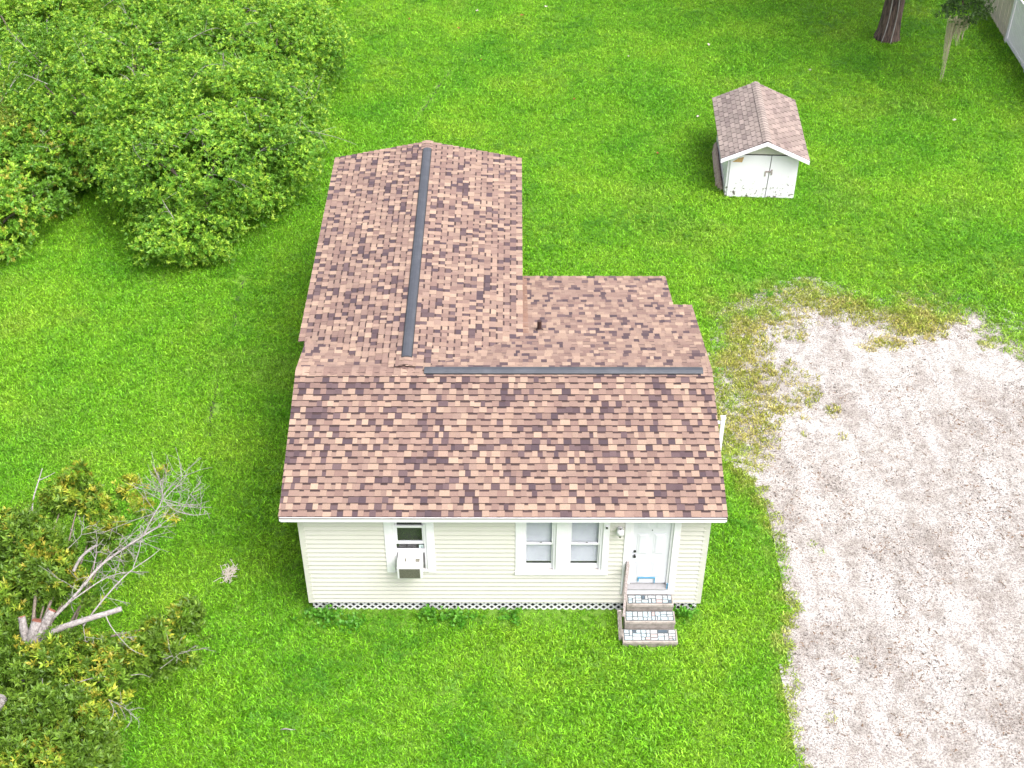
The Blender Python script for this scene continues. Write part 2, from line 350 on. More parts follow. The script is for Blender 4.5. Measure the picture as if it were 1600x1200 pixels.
def scatter(obj, coll, dens_attr, dmax, seed, s0, s1, tall=None, tilt=0.25):
    ng = bpy.data.node_groups.new('scatter', 'GeometryNodeTree')
    ng.interface.new_socket('Geometry', in_out='INPUT', socket_type='NodeSocketGeometry'); ng.interface.new_socket('Geometry', in_out='OUTPUT', socket_type='NodeSocketGeometry')
    L = ng.links.new; nn = ng.nodes.new
    gi, go = nn('NodeGroupInput'), nn('NodeGroupOutput')
    dp = nn('GeometryNodeDistributePointsOnFaces'); dp.distribute_method = 'RANDOM'; dp.inputs['Seed'].default_value = seed
    na = nn('GeometryNodeInputNamedAttribute'); na.data_type = 'FLOAT'; na.inputs['Name'].default_value = dens_attr
    mu = nn('ShaderNodeMath'); mu.operation = 'MULTIPLY'; mu.inputs[1].default_value = dmax; L(na.outputs['Attribute'], mu.inputs[0]); L(mu.outputs[0], dp.inputs['Density'])
    ci = nn('GeometryNodeCollectionInfo'); ci.inputs['Collection'].default_value = coll; ci.inputs['Separate Children'].default_value = True; ci.inputs['Reset Children'].default_value = True
    ip = nn('GeometryNodeInstanceOnPoints'); ip.inputs['Pick Instance'].default_value = True
    rr = nn('FunctionNodeRandomValue'); rr.data_type = 'FLOAT_VECTOR'; rr.inputs[0].default_value = (-tilt, -tilt, 0); rr.inputs[1].default_value = (tilt, tilt, 6.283)
    rs = nn('FunctionNodeRandomValue'); rs.data_type = 'FLOAT'; rs.inputs[2].default_value = s0; rs.inputs[3].default_value = s1
    L(gi.outputs[0], dp.inputs['Mesh']); L(dp.outputs['Points'], ip.inputs['Points']); L(ci.outputs[0], ip.inputs['Instance']); L(rr.outputs[0], ip.inputs['Rotation'])
    so_ = rs.outputs[1]
    if tall:
        nb = nn('GeometryNodeInputNamedAttribute'); nb.data_type = 'FLOAT'; nb.inputs['Name'].default_value = tall
        m2 = nn('ShaderNodeMath'); m2.operation = 'MULTIPLY'; L(nb.outputs['Attribute'], m2.inputs[0]); L(so_, m2.inputs[1]); so_ = m2.outputs[0]
    L(so_, ip.inputs['Scale']); L(ip.outputs[0], go.inputs[0])
    md = obj.modifiers.new('scatter', 'NODES'); md.node_group = ng
    for sck in dp.inputs:
        pass
lawn = tag(link('lawn_grass', lm, M['grass']), 'bright green mown lawn grass around the house', 'grass', kind='stuff')
scatter(lawn, tufts, 'grass', 105, 3, 0.75, 1.35, 'tall')
# old wheel tracks: thin strips of bare dark earth
for pts in ([(-3.1, 21.2), (-2.75, 22.3), (-2.5, 23.4), (-2.0, 25.0)], [(-7.4, 12.0), (-7.45, 10.9), (-7.3, 9.8)], [(-7.4, 8.0), (-7.35, 6.6), (-7.2, 5.5)]):
    P = resample([(x, y, 0) for x, y in pts], 40); V = []
    for k_, p in enumerate(P):
        wd = .055 * rng.uniform(.4, 1.3) * math.sin(math.pi * (k_ + .5) / 40) ** .4; off = rng.normal(0, .012); V += [(p[0] - wd + off, p[1], .0035), (p[0] + wd + off, p[1], .0035)]
    tag(link('wheel_track', mesh_np('wheel_track', V, [(2 * i, 2 * i + 1, 2 * i + 3, 2 * i + 2) for i in range(39)]), M['earth']), kind='structure')
# broadleaf weeds and clover in the lawn
clover = bpy.data.collections.new('clover_sprigs')
for k in range(4):
    V, F, T = [], [], []
    for i in range(16):
        r = .13 * math.sqrt(random.random()); a = random.random() * 6.283; cx, cy, z = r * math.cos(a), r * math.sin(a), random.uniform(.05, .10); l = random.uniform(.014, .03); d = random.random() * 6.283
        for q in range(3):
            e = d + q * 2.094; ux, uy = math.cos(e), math.sin(e); b = len(V); tz = random.uniform(-.006, .010); t = random.choice((.55, .7, .85))
            V += [(cx, cy, z), (cx + ux * l - uy * l * .55, cy + uy * l + ux * l * .55, z + tz), (cx + ux * l * 1.5, cy + uy * l * 1.5, z + tz), (cx + ux * l + uy * l * .55, cy + uy * l - ux * l * .55, z + tz)]; F.append((b, b + 1, b + 2, b + 3)); T += [(t * .9, t, t * 1.6)] * 4
    o = bpy.data.objects.new('sprig', mesh_np('sprig', V, F, np.array(T))); o.data.materials.append(M['grass']); clover.objects.link(o)
X, Y, F = grid(-24, 24, -7, 36, .3); wm = sstep(.56, .68, fbm2(X, Y, .42, 4, 71.)) * .75 + sstep(.50, .62, fbm2(X, Y, .6, 4, 77.)) * sstep(10, 13, X) * sstep(10.5, 12.5, Y)
wm += .9 * sstep(0, 1, 1 - np.abs(X + 5.3) / 1.2) * sstep(0, 1, 1 - np.abs(Y - 2.9) / 1.8); wm *= (sdist(X, Y, DR) < -.5) * ~(((X > -4.4) & (X < 4.3) & (Y > -.2) & (Y < 12.6)) | ((X > 6.4) & (X < 9.1) & (Y > 16.3) & (Y < 20.2)))
cm_ = mesh_np('lawn_weeds', np.stack([X, Y, np.full_like(X, .005)], -1), F); a = cm_.attributes.new('weeds', 'FLOAT', 'POINT'); a.data.foreach_set('value', np.clip(wm, 0, 1).astype(np.float32))
lw_ = tag(link('lawn_weeds', cm_, M['grass']), 'dark patches of clover and broadleaf weeds in the lawn', 'weeds', kind='stuff')
scatter(lw_, clover, 'weeds', 15, 9, .7, 1.3)
# gravel and leaf litter on the driveway
bits = bpy.data.collections.new('litter_bits')
for k, (nm, col, sz) in enumerate((('pale', (0.45, 0.43, 0.41), .012), ('grey', (0.17, 0.15, 0.145), .011), ('dark', (0.06, 0.047, 0.042), .012), ('brown', (0.20, 0.12, 0.07), .016), ('grey2', (0.25, 0.23, 0.22), .013))):
    mb = MB()
    for j in range(5):
        cx, cy = random.uniform(-.09, .09), random.uniform(-.09, .09); a = random.random() * 6.28; l = sz * random.uniform(.6, 2.4 if k in (2, 3) else 1.2); q = sz * random.uniform(.35, .8)
        dx, dy = math.cos(a), math.sin(a); z = sz * .8
        P = [(cx + dx * l, cy + dy * l, 0), (cx - dy * q, cy + dx * q, 0), (cx - dx * l, cy - dy * l, 0), (cx + dy * q, cy - dx * q, 0), (cx + .002, cy, z)]
        mb.poly(P, [(0, 1, 4), (1, 2, 4), (2, 3, 4), (3, 0, 4)])
    me = bpy.data.meshes.new('bit'); me.from_pydata(mb.v, [], mb.f); me.materials.append(paint('gravel_' + nm, col)); o = bpy.data.objects.new('bit', me); bits.objects.link(o)
lit = dm.copy(); lit.materials.clear()
DX = np.empty(len(lit.vertices) * 3, np.float32); lit.vertices.foreach_get('co', DX); DX = DX.reshape(-1, 3)
a = lit.attributes.new('litter', 'FLOAT', 'POINT'); a.data.foreach_set('value', (sstep(-.8, .4, sdist(DX[:, 0], DX[:, 1], DR)) * (0.25 + 1.6 * sstep(.42, .62, fbm2(DX[:, 0], DX[:, 1], .7, 4, 3.3)))).astype(np.float32))
gl = tag(link('gravel_litter', lit, M['sand']), 'scattered shell gravel and leaf litter on the driveway', 'gravel', kind='stuff')
scatter(gl, bits, 'litter', 60, 5, 0.6, 1.5)

# ================================================================ HOUSE
house = tag(empty('house', (0, 0, HZ)), 'small cream clapboard house with brown shingle roof and white front door', 'house')
M_ = 0.2531; OF = 0.327; YR = 3.13; ZE = 3.277; XL, XR = -4.41, 4.37; ZR = ZE + M_ * (YR + OF)
WXL, WXR = -4.587, 0.388; XM = (WXL + WXR) / 2; WZR = 4.215; WM = 0.203; WZE = WZR - WM * (XM - WXL); WY1 = 12.62
YB, YX, XX = 6.65, 8.44, 3.935
def rear_z(y): return ZR - M_ * (y - YR)
def wing_z(x): return WZR - WM * abs(x - XM)
FLOOR, SB, WT = 0.97, 0.42, 3.18
OPEN = [(-2.24, -1.57, 1.44, 3.15), (0.36, 1.045, 1.40, 3.15), (1.27, 1.985, 1.40, 3.15), (2.55, 3.40, 0.70, 3.15)]
wall = MB()   # the house core behind its siding
wall.box(-4.08, 4.08, 0.16, 6.28, 0.02, 3.17).box(-4.22, 0.03, 6.285, 12.28, 0.02, 3.45).box(0.035, 3.6, 6.285, 8.05, 0.02, 2.55)
wall = wall.build('wall', M['interior'], house)
BH = 0.127
def siding_run(axis, fixed, a0, a1, z0, z1, sgn, openings=()):
    """clapboards of one wall, each its own piece; axis 'x': wall runs along x at y=fixed, facing sgn"""
    k = 0; z = z0
    while z < z1 - 0.01:
        zt = min(z + BH, z1); spans = [(a0, a1)]
        for (o0, o1, oz0, oz1) in openings:
            if zt > oz0 and z < oz1:
                spans = [q for (s0, s1) in spans for q in ((s0, min(s1, o0)), (max(s0, o1), s1)) if q[1] - q[0] > 0.02]
        for (s0, s1) in spans:
            jt = random.uniform(-.001, .001); o_b, o_t = 0.026 + jt, 0.002 + jt; zt2 = zt + 0.004
            prof = [(0.0, z + .002), (o_b, z + .002), (o_b + .001, z + 0.018), (o_t + .004, zt2 - .028), (o_t + .001, zt2), (0.0, zt2)]
            P = []
            for s in (s0, s1):
                for (o, zz) in prof: P.append((s, fixed + sgn * o, zz) if axis == 'x' else (fixed + sgn * o, s, zz))
            m = len(prof); mb = MB(); mb.poly(P, [tuple(range(m)), tuple(range(2 * m - 1, m - 1, -1))] + [(i, i + m, (i + 1) % m + m, (i + 1) % m) for i in range(m)])
            mb.build('siding_board', M['siding'], wall)
        z += BH
siding_run('x', 0.0, -4.04, 4.04, SB, 3.17, -1, OPEN)
siding_run('y', 4.1, 0.06, 6.24, SB, 3.17, 1); siding_run('y', -4.1, 0.06, 5.9, SB, 3.17, -1)
siding_run('y', -4.24, 6.3, 12.25, SB, 3.6, -1); siding_run('x', 12.30, -4.2, 0.0, SB, 3.6, 1); siding_run('y', 0.05, 8.1, 12.25, SB, 3.6, 1)
siding_run('x', 6.30, 3.65, 4.04, SB, 3.17, 1); siding_run('x', 8.07, 0.1, 3.56, SB, 2.5, 1); siding_run('y', 3.62, 6.34, 8.03, SB, 2.6, 1)
mb = MB()  # backing sheet behind the front boards, cut round the openings
xs = [-4.06] + [v for o in OPEN for v in o[:2]] + [4.06]
for i in range(0, len(xs), 2): mb.box(xs[i], xs[i + 1], 0.0, 0.158, SB, 3.165)
for o in OPEN: mb.box(o[0], o[1], 0.0, 0.158, SB, o[2])
mb.build('wall_sheathing', M['siding'], wall)
for (x0, x1, y0, y1, zt) in ((-4.125, -4.0, -.022, .0, 3.17), (4.0, 4.125, -.022, .0, 3.17), (-4.125, -4.1, .0, .10, 3.17), (4.1, 4.125, .0, .10, 3.17), (4.1, 4.125, 6.2, 6.31, 3.1)):
    MB().box(x0, x1, y0, y1, SB - .02, zt).build('corner_trim', M['corner'], wall, .004)
# ---- lattice skirt along the front
skirt = MB().box(-4.06, 4.06, 0.055, 0.065, 0.385, 0.418).build('lattice_skirt', M['white'], house)
MB().box(-4.06, 4.06, 0.075, 0.085, 0.0, 0.415).build('crawlspace_dark', M['blackgap'], house)  # near-black sheet paints in the crawlspace's darkness behind the slats
for d in (0, 1):
    x = -4.35
    while x < 4.1:
        a, b = (x, x + 0.40) if d == 0 else (x + 0.40, x)
        z0, z1 = 0.0, 0.40
        def clip(xa, za, xb, zb):
            t0, t1 = 0.0, 1.0
            for lim, s in ((-4.05, 1), (4.05, -1)):
                fa, fb = s * (xa - lim), s * (xb - lim)
                if fa < 0 and fb < 0: return None
                if fa < 0: t0 = max(t0, fa / (fa - fb))
                elif fb < 0: t1 = min(t1, fa / (fa - fb))
            return (xa + (xb - xa) * t0, za + (zb - za) * t0, xa + (xb - xa) * t1, za + (zb - za) * t1)
        c = clip(a, z0, b, z1)
        if c and abs(c[2] - c[0]) > .05:
            MB().bar((c[0], 0.045 + 0.009 * d, c[1]), (c[2], 0.045 + 0.009 * d, c[3]), 0.040, 0.007, (0, 1, 0)).build('slat', M['white'], skirt)
        x += 0.158
# ---- windows
def window(x0, x1, z0, z1, zmeet, ac=False):
    wn = MB().box(x0, x0 + .05, -.004, .10, z0, z1).box(x1 - .05, x1, -.004, .10, z0, z1).box(x0 + .05, x1 - .05, -.004, .10, z1 - .05, z1).build('window', M['white'], house, .003)
    lo, hi = [x0 + .05, x1 - .05]
    zs = z0 + .16 if not ac else 2.17
    # upper sash (outer), lower sash (inner)
    def sash(za, zb, y, rb, rt):
        s = MB().box(lo, lo + .035, y, y + .03, za, zb).box(hi - .035, hi, y, y + .03, za, zb).box(lo + .035, hi - .035, y, y + .03, za, za + rb).box(lo + .035, hi - .035, y, y + .03, zb - rt, zb)
        s.build('sash', M['white'], wn, .003)
        MB().box(lo + .036, hi - .036, y + .012, y + .016, za + rb + .001, zb - rt - .001).build('pane', M['glass'], wn)
    if ac:
        sash(2.16, 2.68, .022, .07, .06); sash(2.60, z1 - .05, .056, .05, .04)
    else:
        sash(z0 + .012, zmeet + .03, .045, .135, .035); sash(zmeet - .01, z1 - .05, .010, .05, .04)
        bl = MB(); z = z0 + .21; tilt = random.uniform(.004, .010)
        while z < z1 - .06:
            s_ = random.uniform(-.0015, .0015)
            bl.hexa([(lo + .03, .090 + p, z + q + s_) if xx == 0 else (hi - .03, .090 + p, z + q - s_) for q in (0, .0016) for xx, p in ((0, 0), (1, 0), (1, .022), (0, .022))] if False else
                    [(lo + .03, .088, z + s_), (hi - .03, .088, z - s_), (hi - .03, .108, z + .017 - s_), (lo + .03, .108, z + .017 + s_),
                     (lo + .03, .088, z + .002 + s_), (hi - .03, .088, z + .002 - s_), (hi - .03, .108, z + .019 - s_), (lo + .03, .108, z + .019 + s_)])
            z += .0235
        bl.build('blind', M['blind'], wn)
        MB().box(lo + .03, hi - .03, .085, .11, z0 + .185, z0 + .205).build('blind_rail', M['white'], wn)
        MB().cyl(((lo + hi) / 2 + .02, -.006, zmeet + .075), ((lo + hi) / 2 + .06, -.006, zmeet + .075), .008, n=8).build('latch', M['metal'], wn)
    return wn
w1 = window(-2.24, -1.57, 1.44, 3.15, 2.2, True)
w2 = window(0.36, 1.045, 1.40, 3.15, 2.16); w3 = window(1.27, 1.985, 1.40, 3.15, 2.16)
for (x0, x1, z0, z1) in ((-2.41, -2.242, 1.36, 3.16), (-1.568, -1.41, 1.36, 3.16)): MB().box(x0, x1, -.035, -.001, z0, z1).build('window_trim', M['white'], w1, .004)
MB().box(-2.238, -1.572, -.045, .10, 1.395, 1.438).build('sill', M['white'], w1, .004)
MB().box(.225, .358, -.035, -.001, 1.405, 3.16).build('window_trim', M['white'], w2, .004); MB().box(1.987, 2.115, -.035, -.001, 1.405, 3.16).build('window_trim', M['white'], w3, .004)
MB().box(1.047, 1.268, -.037, .10, 1.405, 3.16).build('mullion', M['white'], w2, .004)
MB().box(.215, 2.125, -.05, -.001, 1.30, 1.402).build('sill', M['white'], w2, .006)
MB().box(-1.73, -1.64, .012, .017, 2.045, 2.135).build('sticker', M['sticker'], w1)
# raised lower opening: dark strip, mounting bar and the air conditioner's side curtains
MB().box(-2.188, -1.622, .030, .036, 2.03, 2.158).build('lower_pane', M['glass'], w1)
ac = tag(empty('air_conditioner', (-1.92, 0, 1.5 + HZ)), 'boxy white window air conditioner sticking out under the left window', 'air conditioner')
def acb(mb, name, mat, bev=0, parent=None):
    mb.v = [(x + 1.92, y, z - 1.5) if parent is None else (x + 1.92, y, z - 1.5) for x, y, z in mb.v]; return mb.build(name, mat, parent or ac, bev)
body = acb(MB().hexa([(-2.17, -.36, 1.535), (-1.66, -.36, 1.535), (-1.66, .10, 1.555), (-2.17, .10, 1.555), (-2.17, -.36, 1.85), (-1.66, -.36, 1.85), (-1.66, .10, 1.91), (-2.17, .10, 1.91)]), 'case', M['ac'], .010)
acb(MB().box(-2.125, -1.705, -.366, -.361, 1.555, 1.825), 'rear_grille', M['grille'])
fin = MB()
for i in range(26): fin.box(-2.12 + i * .016, -2.117 + i * .016, -.369, -.3665, 1.56, 1.82)
acb(fin, 'grille_fins', M['metal'])
acb(MB().box(-2.02, -1.985, -.20, -.12, 1.872, 1.885), 'louvre', M['grille']); acb(MB().box(-1.80, -1.715, -.21, -.13, 1.872, 1.885), 'louvre', M['grille'])
acb(MB().box(-2.188, -1.622, .0, .03, 1.925, 2.02), 'mounting_bar', M['white'], .003)
for x0, x1 in ((-2.188, -2.172), (-1.658, -1.622)):
    cu = MB(); n_ = 3 if x1 - x0 < .03 else 5
    for i in range(n_): cu.box(x0 + (x1 - x0) * i / n_, x0 + (x1 - x0) * (i + .6) / n_, .02, .045, 1.45, 1.92)
    acb(cu, 'side_curtain', M['rubber'])
# ---- front door
dr = MB().box(2.60, 3.352, .030, .072, 0.99, 3.05).build('door', M['door'], house, .003)
for (x0, x1) in ((2.69, 2.93), (3.02, 3.26)):
    for (z0, z1) in ((1.16, 1.66), (1.86, 2.46), (2.60, 2.90)):
        MB().box(x0, x1, .024, .029, z0, z1).build('panel_moulding', M['door'], dr, .003)
        MB().hexa([(x0 + .02, .0235, z0 + .02), (x1 - .02, .0235, z0 + .02), (x1 - .02, .0235, z1 - .02), (x0 + .02, .0235, z1 - .02), (x0 + .055, .014, z0 + .055), (x1 - .055, .014, z0 + .055), (x1 - .055, .014, z1 - .055), (x0 + .055, .014, z1 - .055)]).build('panel', M['door'], dr)
MB().cyl((2.655, .030, 1.83), (2.655, -.03, 1.83), .022, .03).build('door_knob', M['metal'], dr, smooth=False)
MB().cyl((2.655, .030, 1.95), (2.655, .006, 1.95), .028, .026).build('deadbolt', M['metal'], dr)
MB().cyl((2.975, .030, 2.56), (2.975, .020, 2.56), .012).build('peephole', M['metal'], dr)
MB().box(2.76, 3.12, .004, .020, 1.145, 1.175).box(2.76, 2.785, .004, .020, 1.05, 1.144).box(3.10, 3.12, .004, .020, 1.00, 1.144).build('blue_handle', M['blue'], dr)
for (x0, x1) in ((2.42, 2.549), (3.401, 3.535)): MB().box(x0, x1, -.035, -.001, .70, 3.16).build('door_trim', M['white'], dr, .004)
MB().box(2.551, 2.598, .0, .10, .98, 3.1).build('door_jamb', M['white'], dr); MB().box(3.354, 3.399, .0, .10, .98, 3.1).build('door_jamb', M['white'], dr)
MB().hexa([(2.56, -.06, .86), (3.39, -.06, .86), (3.39, .10, .955), (2.56, .10, .955), (2.56, -.06, .885), (3.39, -.06, .885), (3.39, .10, .978), (2.56, .10, .978)]).build('threshold', M['rubber'], dr)
MB().box(2.552, 3.398, -.03, .10, .70, .855).build('kick_board', M['white'], dr)
MB().box(3.365, 3.385, -.055, -.040, .87, 1.05).build('hinge_strip', M['blue'], dr)
# ---- porch lamp and small camera by the door
pl = tag(empty('porch_lamp', (2.315, -.017, 2.6 + HZ)), 'white round porch lamp on the siding left of the door', 'lamp')
MB().cyl((0, 0, .05), (0, -.03, .05), .06).build('back_plate', M['white'], pl)
MB().cyl((0, -.03, .06), (0, -.11, .10), .022).build('arm', M['greywood'], pl)
mb = MB(); prof = [(.045, .0), (.075, .03), (.08, .09), (.06, .14), (.02, .155)]; n_ = 14
P = [(r * math.cos(2 * math.pi * i / n_), -.12 + r * math.sin(2 * math.pi * i / n_), z - .01) for r, z in prof for i in range(n_)]
mb.poly(P, [(k * n_ + i, k * n_ + (i + 1) % n_, (k + 1) * n_ + (i + 1) % n_, (k + 1) * n_ + i) for k in range(len(prof) - 1) for i in range(n_)]); mb.build('shade', M['ac'], pl, smooth=True)
MB().cyl((0, -.12, -.01), (0, -.12, -.06), .045, .03).build('bulb_holder', M['metal'], pl)
cm = tag(empty('security_camera', (2.05, -.036, 2.72 + HZ)), 'tiny dark security camera on the white trim right of the double window', 'camera')
MB().box(-.03, .03, -.02, 0, -.03, .03).build('mount', M['white'], cm, .004); MB().cyl((0, -.02, 0), (0, -.05, -.01), .02).build('lens', M['metal'], cm)

# ---------------------------------------------------------------- roof
deck = MB()
def slab(P, t=0.05): deck.hexa([(x, y, z - t) for x, y, z in P] + list(P))
e_ = 0.004
slab([(XL, -OF, ZE - e_), (XR, -OF, ZE - e_), (XR, YR, ZR - e_), (XL, YR, ZR - e_)])
slab([(XL, YR, ZR - e_), (WXL + 2.2, YR, ZR - e_), (WXL + 2.2, 5.17, rear_z(5.17) - e_), (XL, 5.17, rear_z(5.17) - e_)])
slab([(WXL + 2.2, YR, ZR - e_), (XR, YR, ZR - e_), (XR, YB, rear_z(YB) - e_), (WXL + 2.2, YB, rear_z(YB) - e_)])
slab([(0.05, YB, rear_z(YB) - e_), (XX, YB, rear_z(YB) - e_), (XX, YX, rear_z(YX) - e_), (0.05, YX, rear_z(YX) - e_)])
slab([(WXL, 5.13, WZE - e_), (XM, 5.13, WZR - e_), (XM, WY1, WZR - e_), (WXL, WY1, WZE - e_)])
slab([(XM, 5.13, WZR - e_), (WXR, 5.13, WZE - e_), (WXR, WY1, WZE - e_), (XM, WY1, WZR - e_)])
slab([(XM - 1.6, YR + .02, wing_z(XM - 1.6) - .03), (XM, YR + .02, WZR - .03), (XM, 5.13, WZR - e_), (XM - 2.3, 5.13, wing_z(XM - 2.3) - e_)])
slab([(XM, YR + .02, WZR - .03), (XM + 1.6, YR + .02, wing_z(XM + 1.6) - .03), (XM + 2.3, 5.13, wing_z(XM + 2.3) - e_), (XM, 5.13, WZR - e_)])
deck.tone = None
roof = deck.build('roof', paint('roof_deck', (0.13, 0.08, 0.07)), house)
EXPO = 0.1545
PALE = [(0.2707, 0.1883, 0.1439), (0.2454, 0.1688, 0.131), (0.2895, 0.2047, 0.1535), (0.2327, 0.156, 0.1214)]
MIDC = [(0.1977, 0.1308, 0.1075), (0.1779, 0.1155, 0.096), (0.2108, 0.142, 0.1155), (0.1646, 0.1044, 0.0886)]
DARK = [(0.0633, 0.0389, 0.0453), (0.0782, 0.0496, 0.0548), (0.053, 0.0339, 0.0425), (0.0903, 0.0581, 0.0617)]
BAND = (.040, .022, .022); EDGE = np.array((.024, .014, .014))
UNIT_V = np.array([(0, 0, 1), (1, 0, 1), (1, 1, .12), (0, 1, .12),  (0, 0, 0), (1, 0, 0), (1, 0, 1), (0, 0, 1),  (0, 0, 0), (0, 0, 1), (0, 1, .12), (0, 1, 0),  (1, 0, 1), (1, 0, 0), (1, 1, 0), (1, 1, .12)], float)
UNIT_F = np.array([(0, 1, 2, 3), (4, 5, 6, 7), (8, 9, 10, 11), (12, 13, 14, 15)])
um = mesh_np('shingle', UNIT_V, UNIT_F, np.repeat(np.array([0., 1., 1., 1.]), 4)[:, None] * np.ones(3)); um.materials.append(M['shingle_obj'])
FV, FF, FT = [], [], []; single = []
def piece(O, U, Vv, Nn, u0, u1, v0, v1, t, col, edge=EDGE):
    P = O + np.outer(u0 + UNIT_V[:, 0] * (u1 - u0), U) + np.outer(v0 + UNIT_V[:, 1] * (v1 - v0), Vv) + np.outer(UNIT_V[:, 2] * t, Nn)
    FF.append(UNIT_F + 16 * len(FV)); FV.append(P); FT.append(np.concatenate([np.tile(col, (4, 1)), np.tile(edge, (12, 1))]))
def slope(O, U, Vv, ulen_, vlen, keepf=None, indiv=0, ur=None):
    O, U, Vv = map(lambda q: np.array(q, float), (O, U, Vv)); Nn = np.cross(U, Vv); Nn /= np.linalg.norm(Nn)
    rows = int(math.ceil(vlen / EXPO - 0.01))
    darkrun = 0
    for r in range(rows):
        v0 = r * EXPO; v1 = min(v0 + EXPO + .012, vlen); umin, ulen = (0, ulen_) if ur is None else ur(v0 + .5 * EXPO); u = umin - rng.uniform(0, .12); raised = rng.random() < .5
        while u < ulen - 1e-4:
            wd = rng.choice((.085, .11, .135, .16, .19), p=(.10, .22, .28, .25, .15)) * rng.uniform(.9, 1.1); a, b = max(u, umin), min(u + wd, ulen)
            u += wd
            if b - a < .012: raised = not raised; continue
            cx = O + U * ((a + b) / 2) + Vv * (v0 + EXPO / 2)
            if keepf and not keepf(cx): raised = not raised; continue
            # laminated shingles: runs of one blend tone, pale teeth over mid and dark slots
            blend = vnoise(np.array([cx @ U * 1.6 + 7, r * .71, 3.7 + O[2]]))
            q = rng.random()
            if blend > .82: col = DARK if q < .6 else MIDC
            elif raised: col = PALE if q < .50 else (MIDC if q < .91 else DARK)
            else: col = MIDC if q < .67 else (DARK if q < .91 else PALE)
            col = np.array(col[rng.integers(4)]) * rng.uniform(.92, 1.08)
            t = .026 if raised else .018
            t += rng.uniform(0, .0015)
            if indiv and len(single) < indiv: single.append((O + U * a + Vv * v0, U * (b - a), Vv * (v1 - v0), Nn * t, col))
            else: piece(O, U, Vv, Nn, a, b, v0, v1, t, col)
            if (not raised) and rng.random() < .88:
                vb = v0 + EXPO * rng.uniform(.70, .80); k = 1 - (vb - v0) / (v1 - v0) * .88
                O2 = O + Nn * (t * (1 - (vb - v0) / (v1 - v0) * .88) + .0006)
                piece(O2, U, Vv, Nn, a, b, vb, v0 + EXPO, .0008, np.array(BAND) * rng.uniform(.8, 1.3))
            raised = not raised
def unit(v): v = np.array(v, float); return v / np.linalg.norm(v)
SF = math.sqrt(1 + M_ * M_); SW = math.sqrt(1 + WM * WM)
slope((XL, -OF, ZE), (1, 0, 0), unit((0, 1, M_)), XR - XL, (YR + OF) * SF, None, 300)
# rear slope of the front block and its lower lean-to, seen from the ridge side (u runs -x)
def keep_rear(c):
    if c[0] > 0.05 or (c[0] > XM - 0.1 and c[1] < 5.2): ok = True
    else: ok = c[1] < 5.17
    if c[1] > YB + .1 and not (-.1 < c[0] < XX): ok = False
    if WXL < c[0] < WXR and c[1] > YR and wing_z(c[0]) > rear_z(c[1]) + .10 : ok = False
    return ok
rl = (YX - YR) * SF
slope((XR, YX, rear_z(YX)), (-1, 0, 0), unit((0, -1, M_)), XR - XL, rl, keep_rear, ur=lambda v: (XR - XX, XR) if v < (YX - YB) * SF else (0, XR - XL))
def keep_wing(c): return c[1] > YR + .06 and (c[1] > 5.15 or c[2] > rear_z(c[1]) - .035)
slope((WXL, WY1, WZE), (0, -1, 0), unit((1, 0, WM)), WY1 - YR, (XM - WXL) * SW, keep_wing)
slope((WXR, YR, WZE), (0, 1, 0), unit((-1, 0, WM)), WY1 - YR, (WXR - XM) * SW, keep_wing)
fm = mesh_np('shingle_field', np.concatenate(FV), np.concatenate(FF), np.concatenate(FT)); fm.materials.append(M['shingle'])
tag(link('shingle_field', fm, None, roof), kind='stuff')
for (o_, u_, v_, n_, col) in single:
    s = bpy.data.objects.new('shingle', um); C.objects.link(s); s.parent = roof
    mm = Matrix.Identity(4)
    for i in range(3): mm[i][0], mm[i][1], mm[i][2], mm[i][3] = u_[i], v_[i], n_[i], o_[i]
    s.matrix_basis = mm; s.color = (*col, 1)
# ridge caps: folded pieces over the ridges
def cap(p, d, side, ln, wd, sl, lift, col):
    p, d, side = Vector(p), Vector(d), Vector(side); mb = MB(); up = Vector((0, 0, 1)); t = .012
    def ring(q, h): return [q - side * wd + up * (h - sl * wd), q - side * wd * .25 + up * (h - sl * wd * .12), q + side * wd * .25 + up * (h - sl * wd * .12), q + side * wd + up * (h - sl * wd)]
    A, B = ring(p, lift + t), ring(p + d * ln, lift + .002); A0 = [q - up * t for q in A]
    mb.tone = col; mb.poly(A + B, [(i, i + 1, i + 5, i + 4) for i in range(3)])
    mb.tone = tuple(EDGE); mb.poly(A0 + A, [(i, i + 1, i + 5, i + 4) for i in range(3)])
    mb.build('ridge_cap', M['shingle'], roof)
def capcol(): return tuple(np.array(random.choice(MIDC + PALE[:2] + MIDC)) * random.uniform(.95, 1.12))
x = XL
while x < -1.75: cap((x, YR, ZR + .012), (1, 0, 0), (0, 1, 0), .17, .15, M_, .004, capcol()); x += .148
x = 4.12
while x < XR - .02: cap((x, YR, ZR + .012), (1, 0, 0), (0, 1, 0), min(.17, XR - x), .15, M_, .004, capcol()); x += .148
for y0, y1 in ((YR + .10, YR + .36), (WY1 - .42, WY1 - .03)):
    y = y0
    while y < y1: cap((XM, y, WZR + .012), (0, 1, 0), (1, 0, 0), .17, .15, WM, .004, capcol()); y += .148
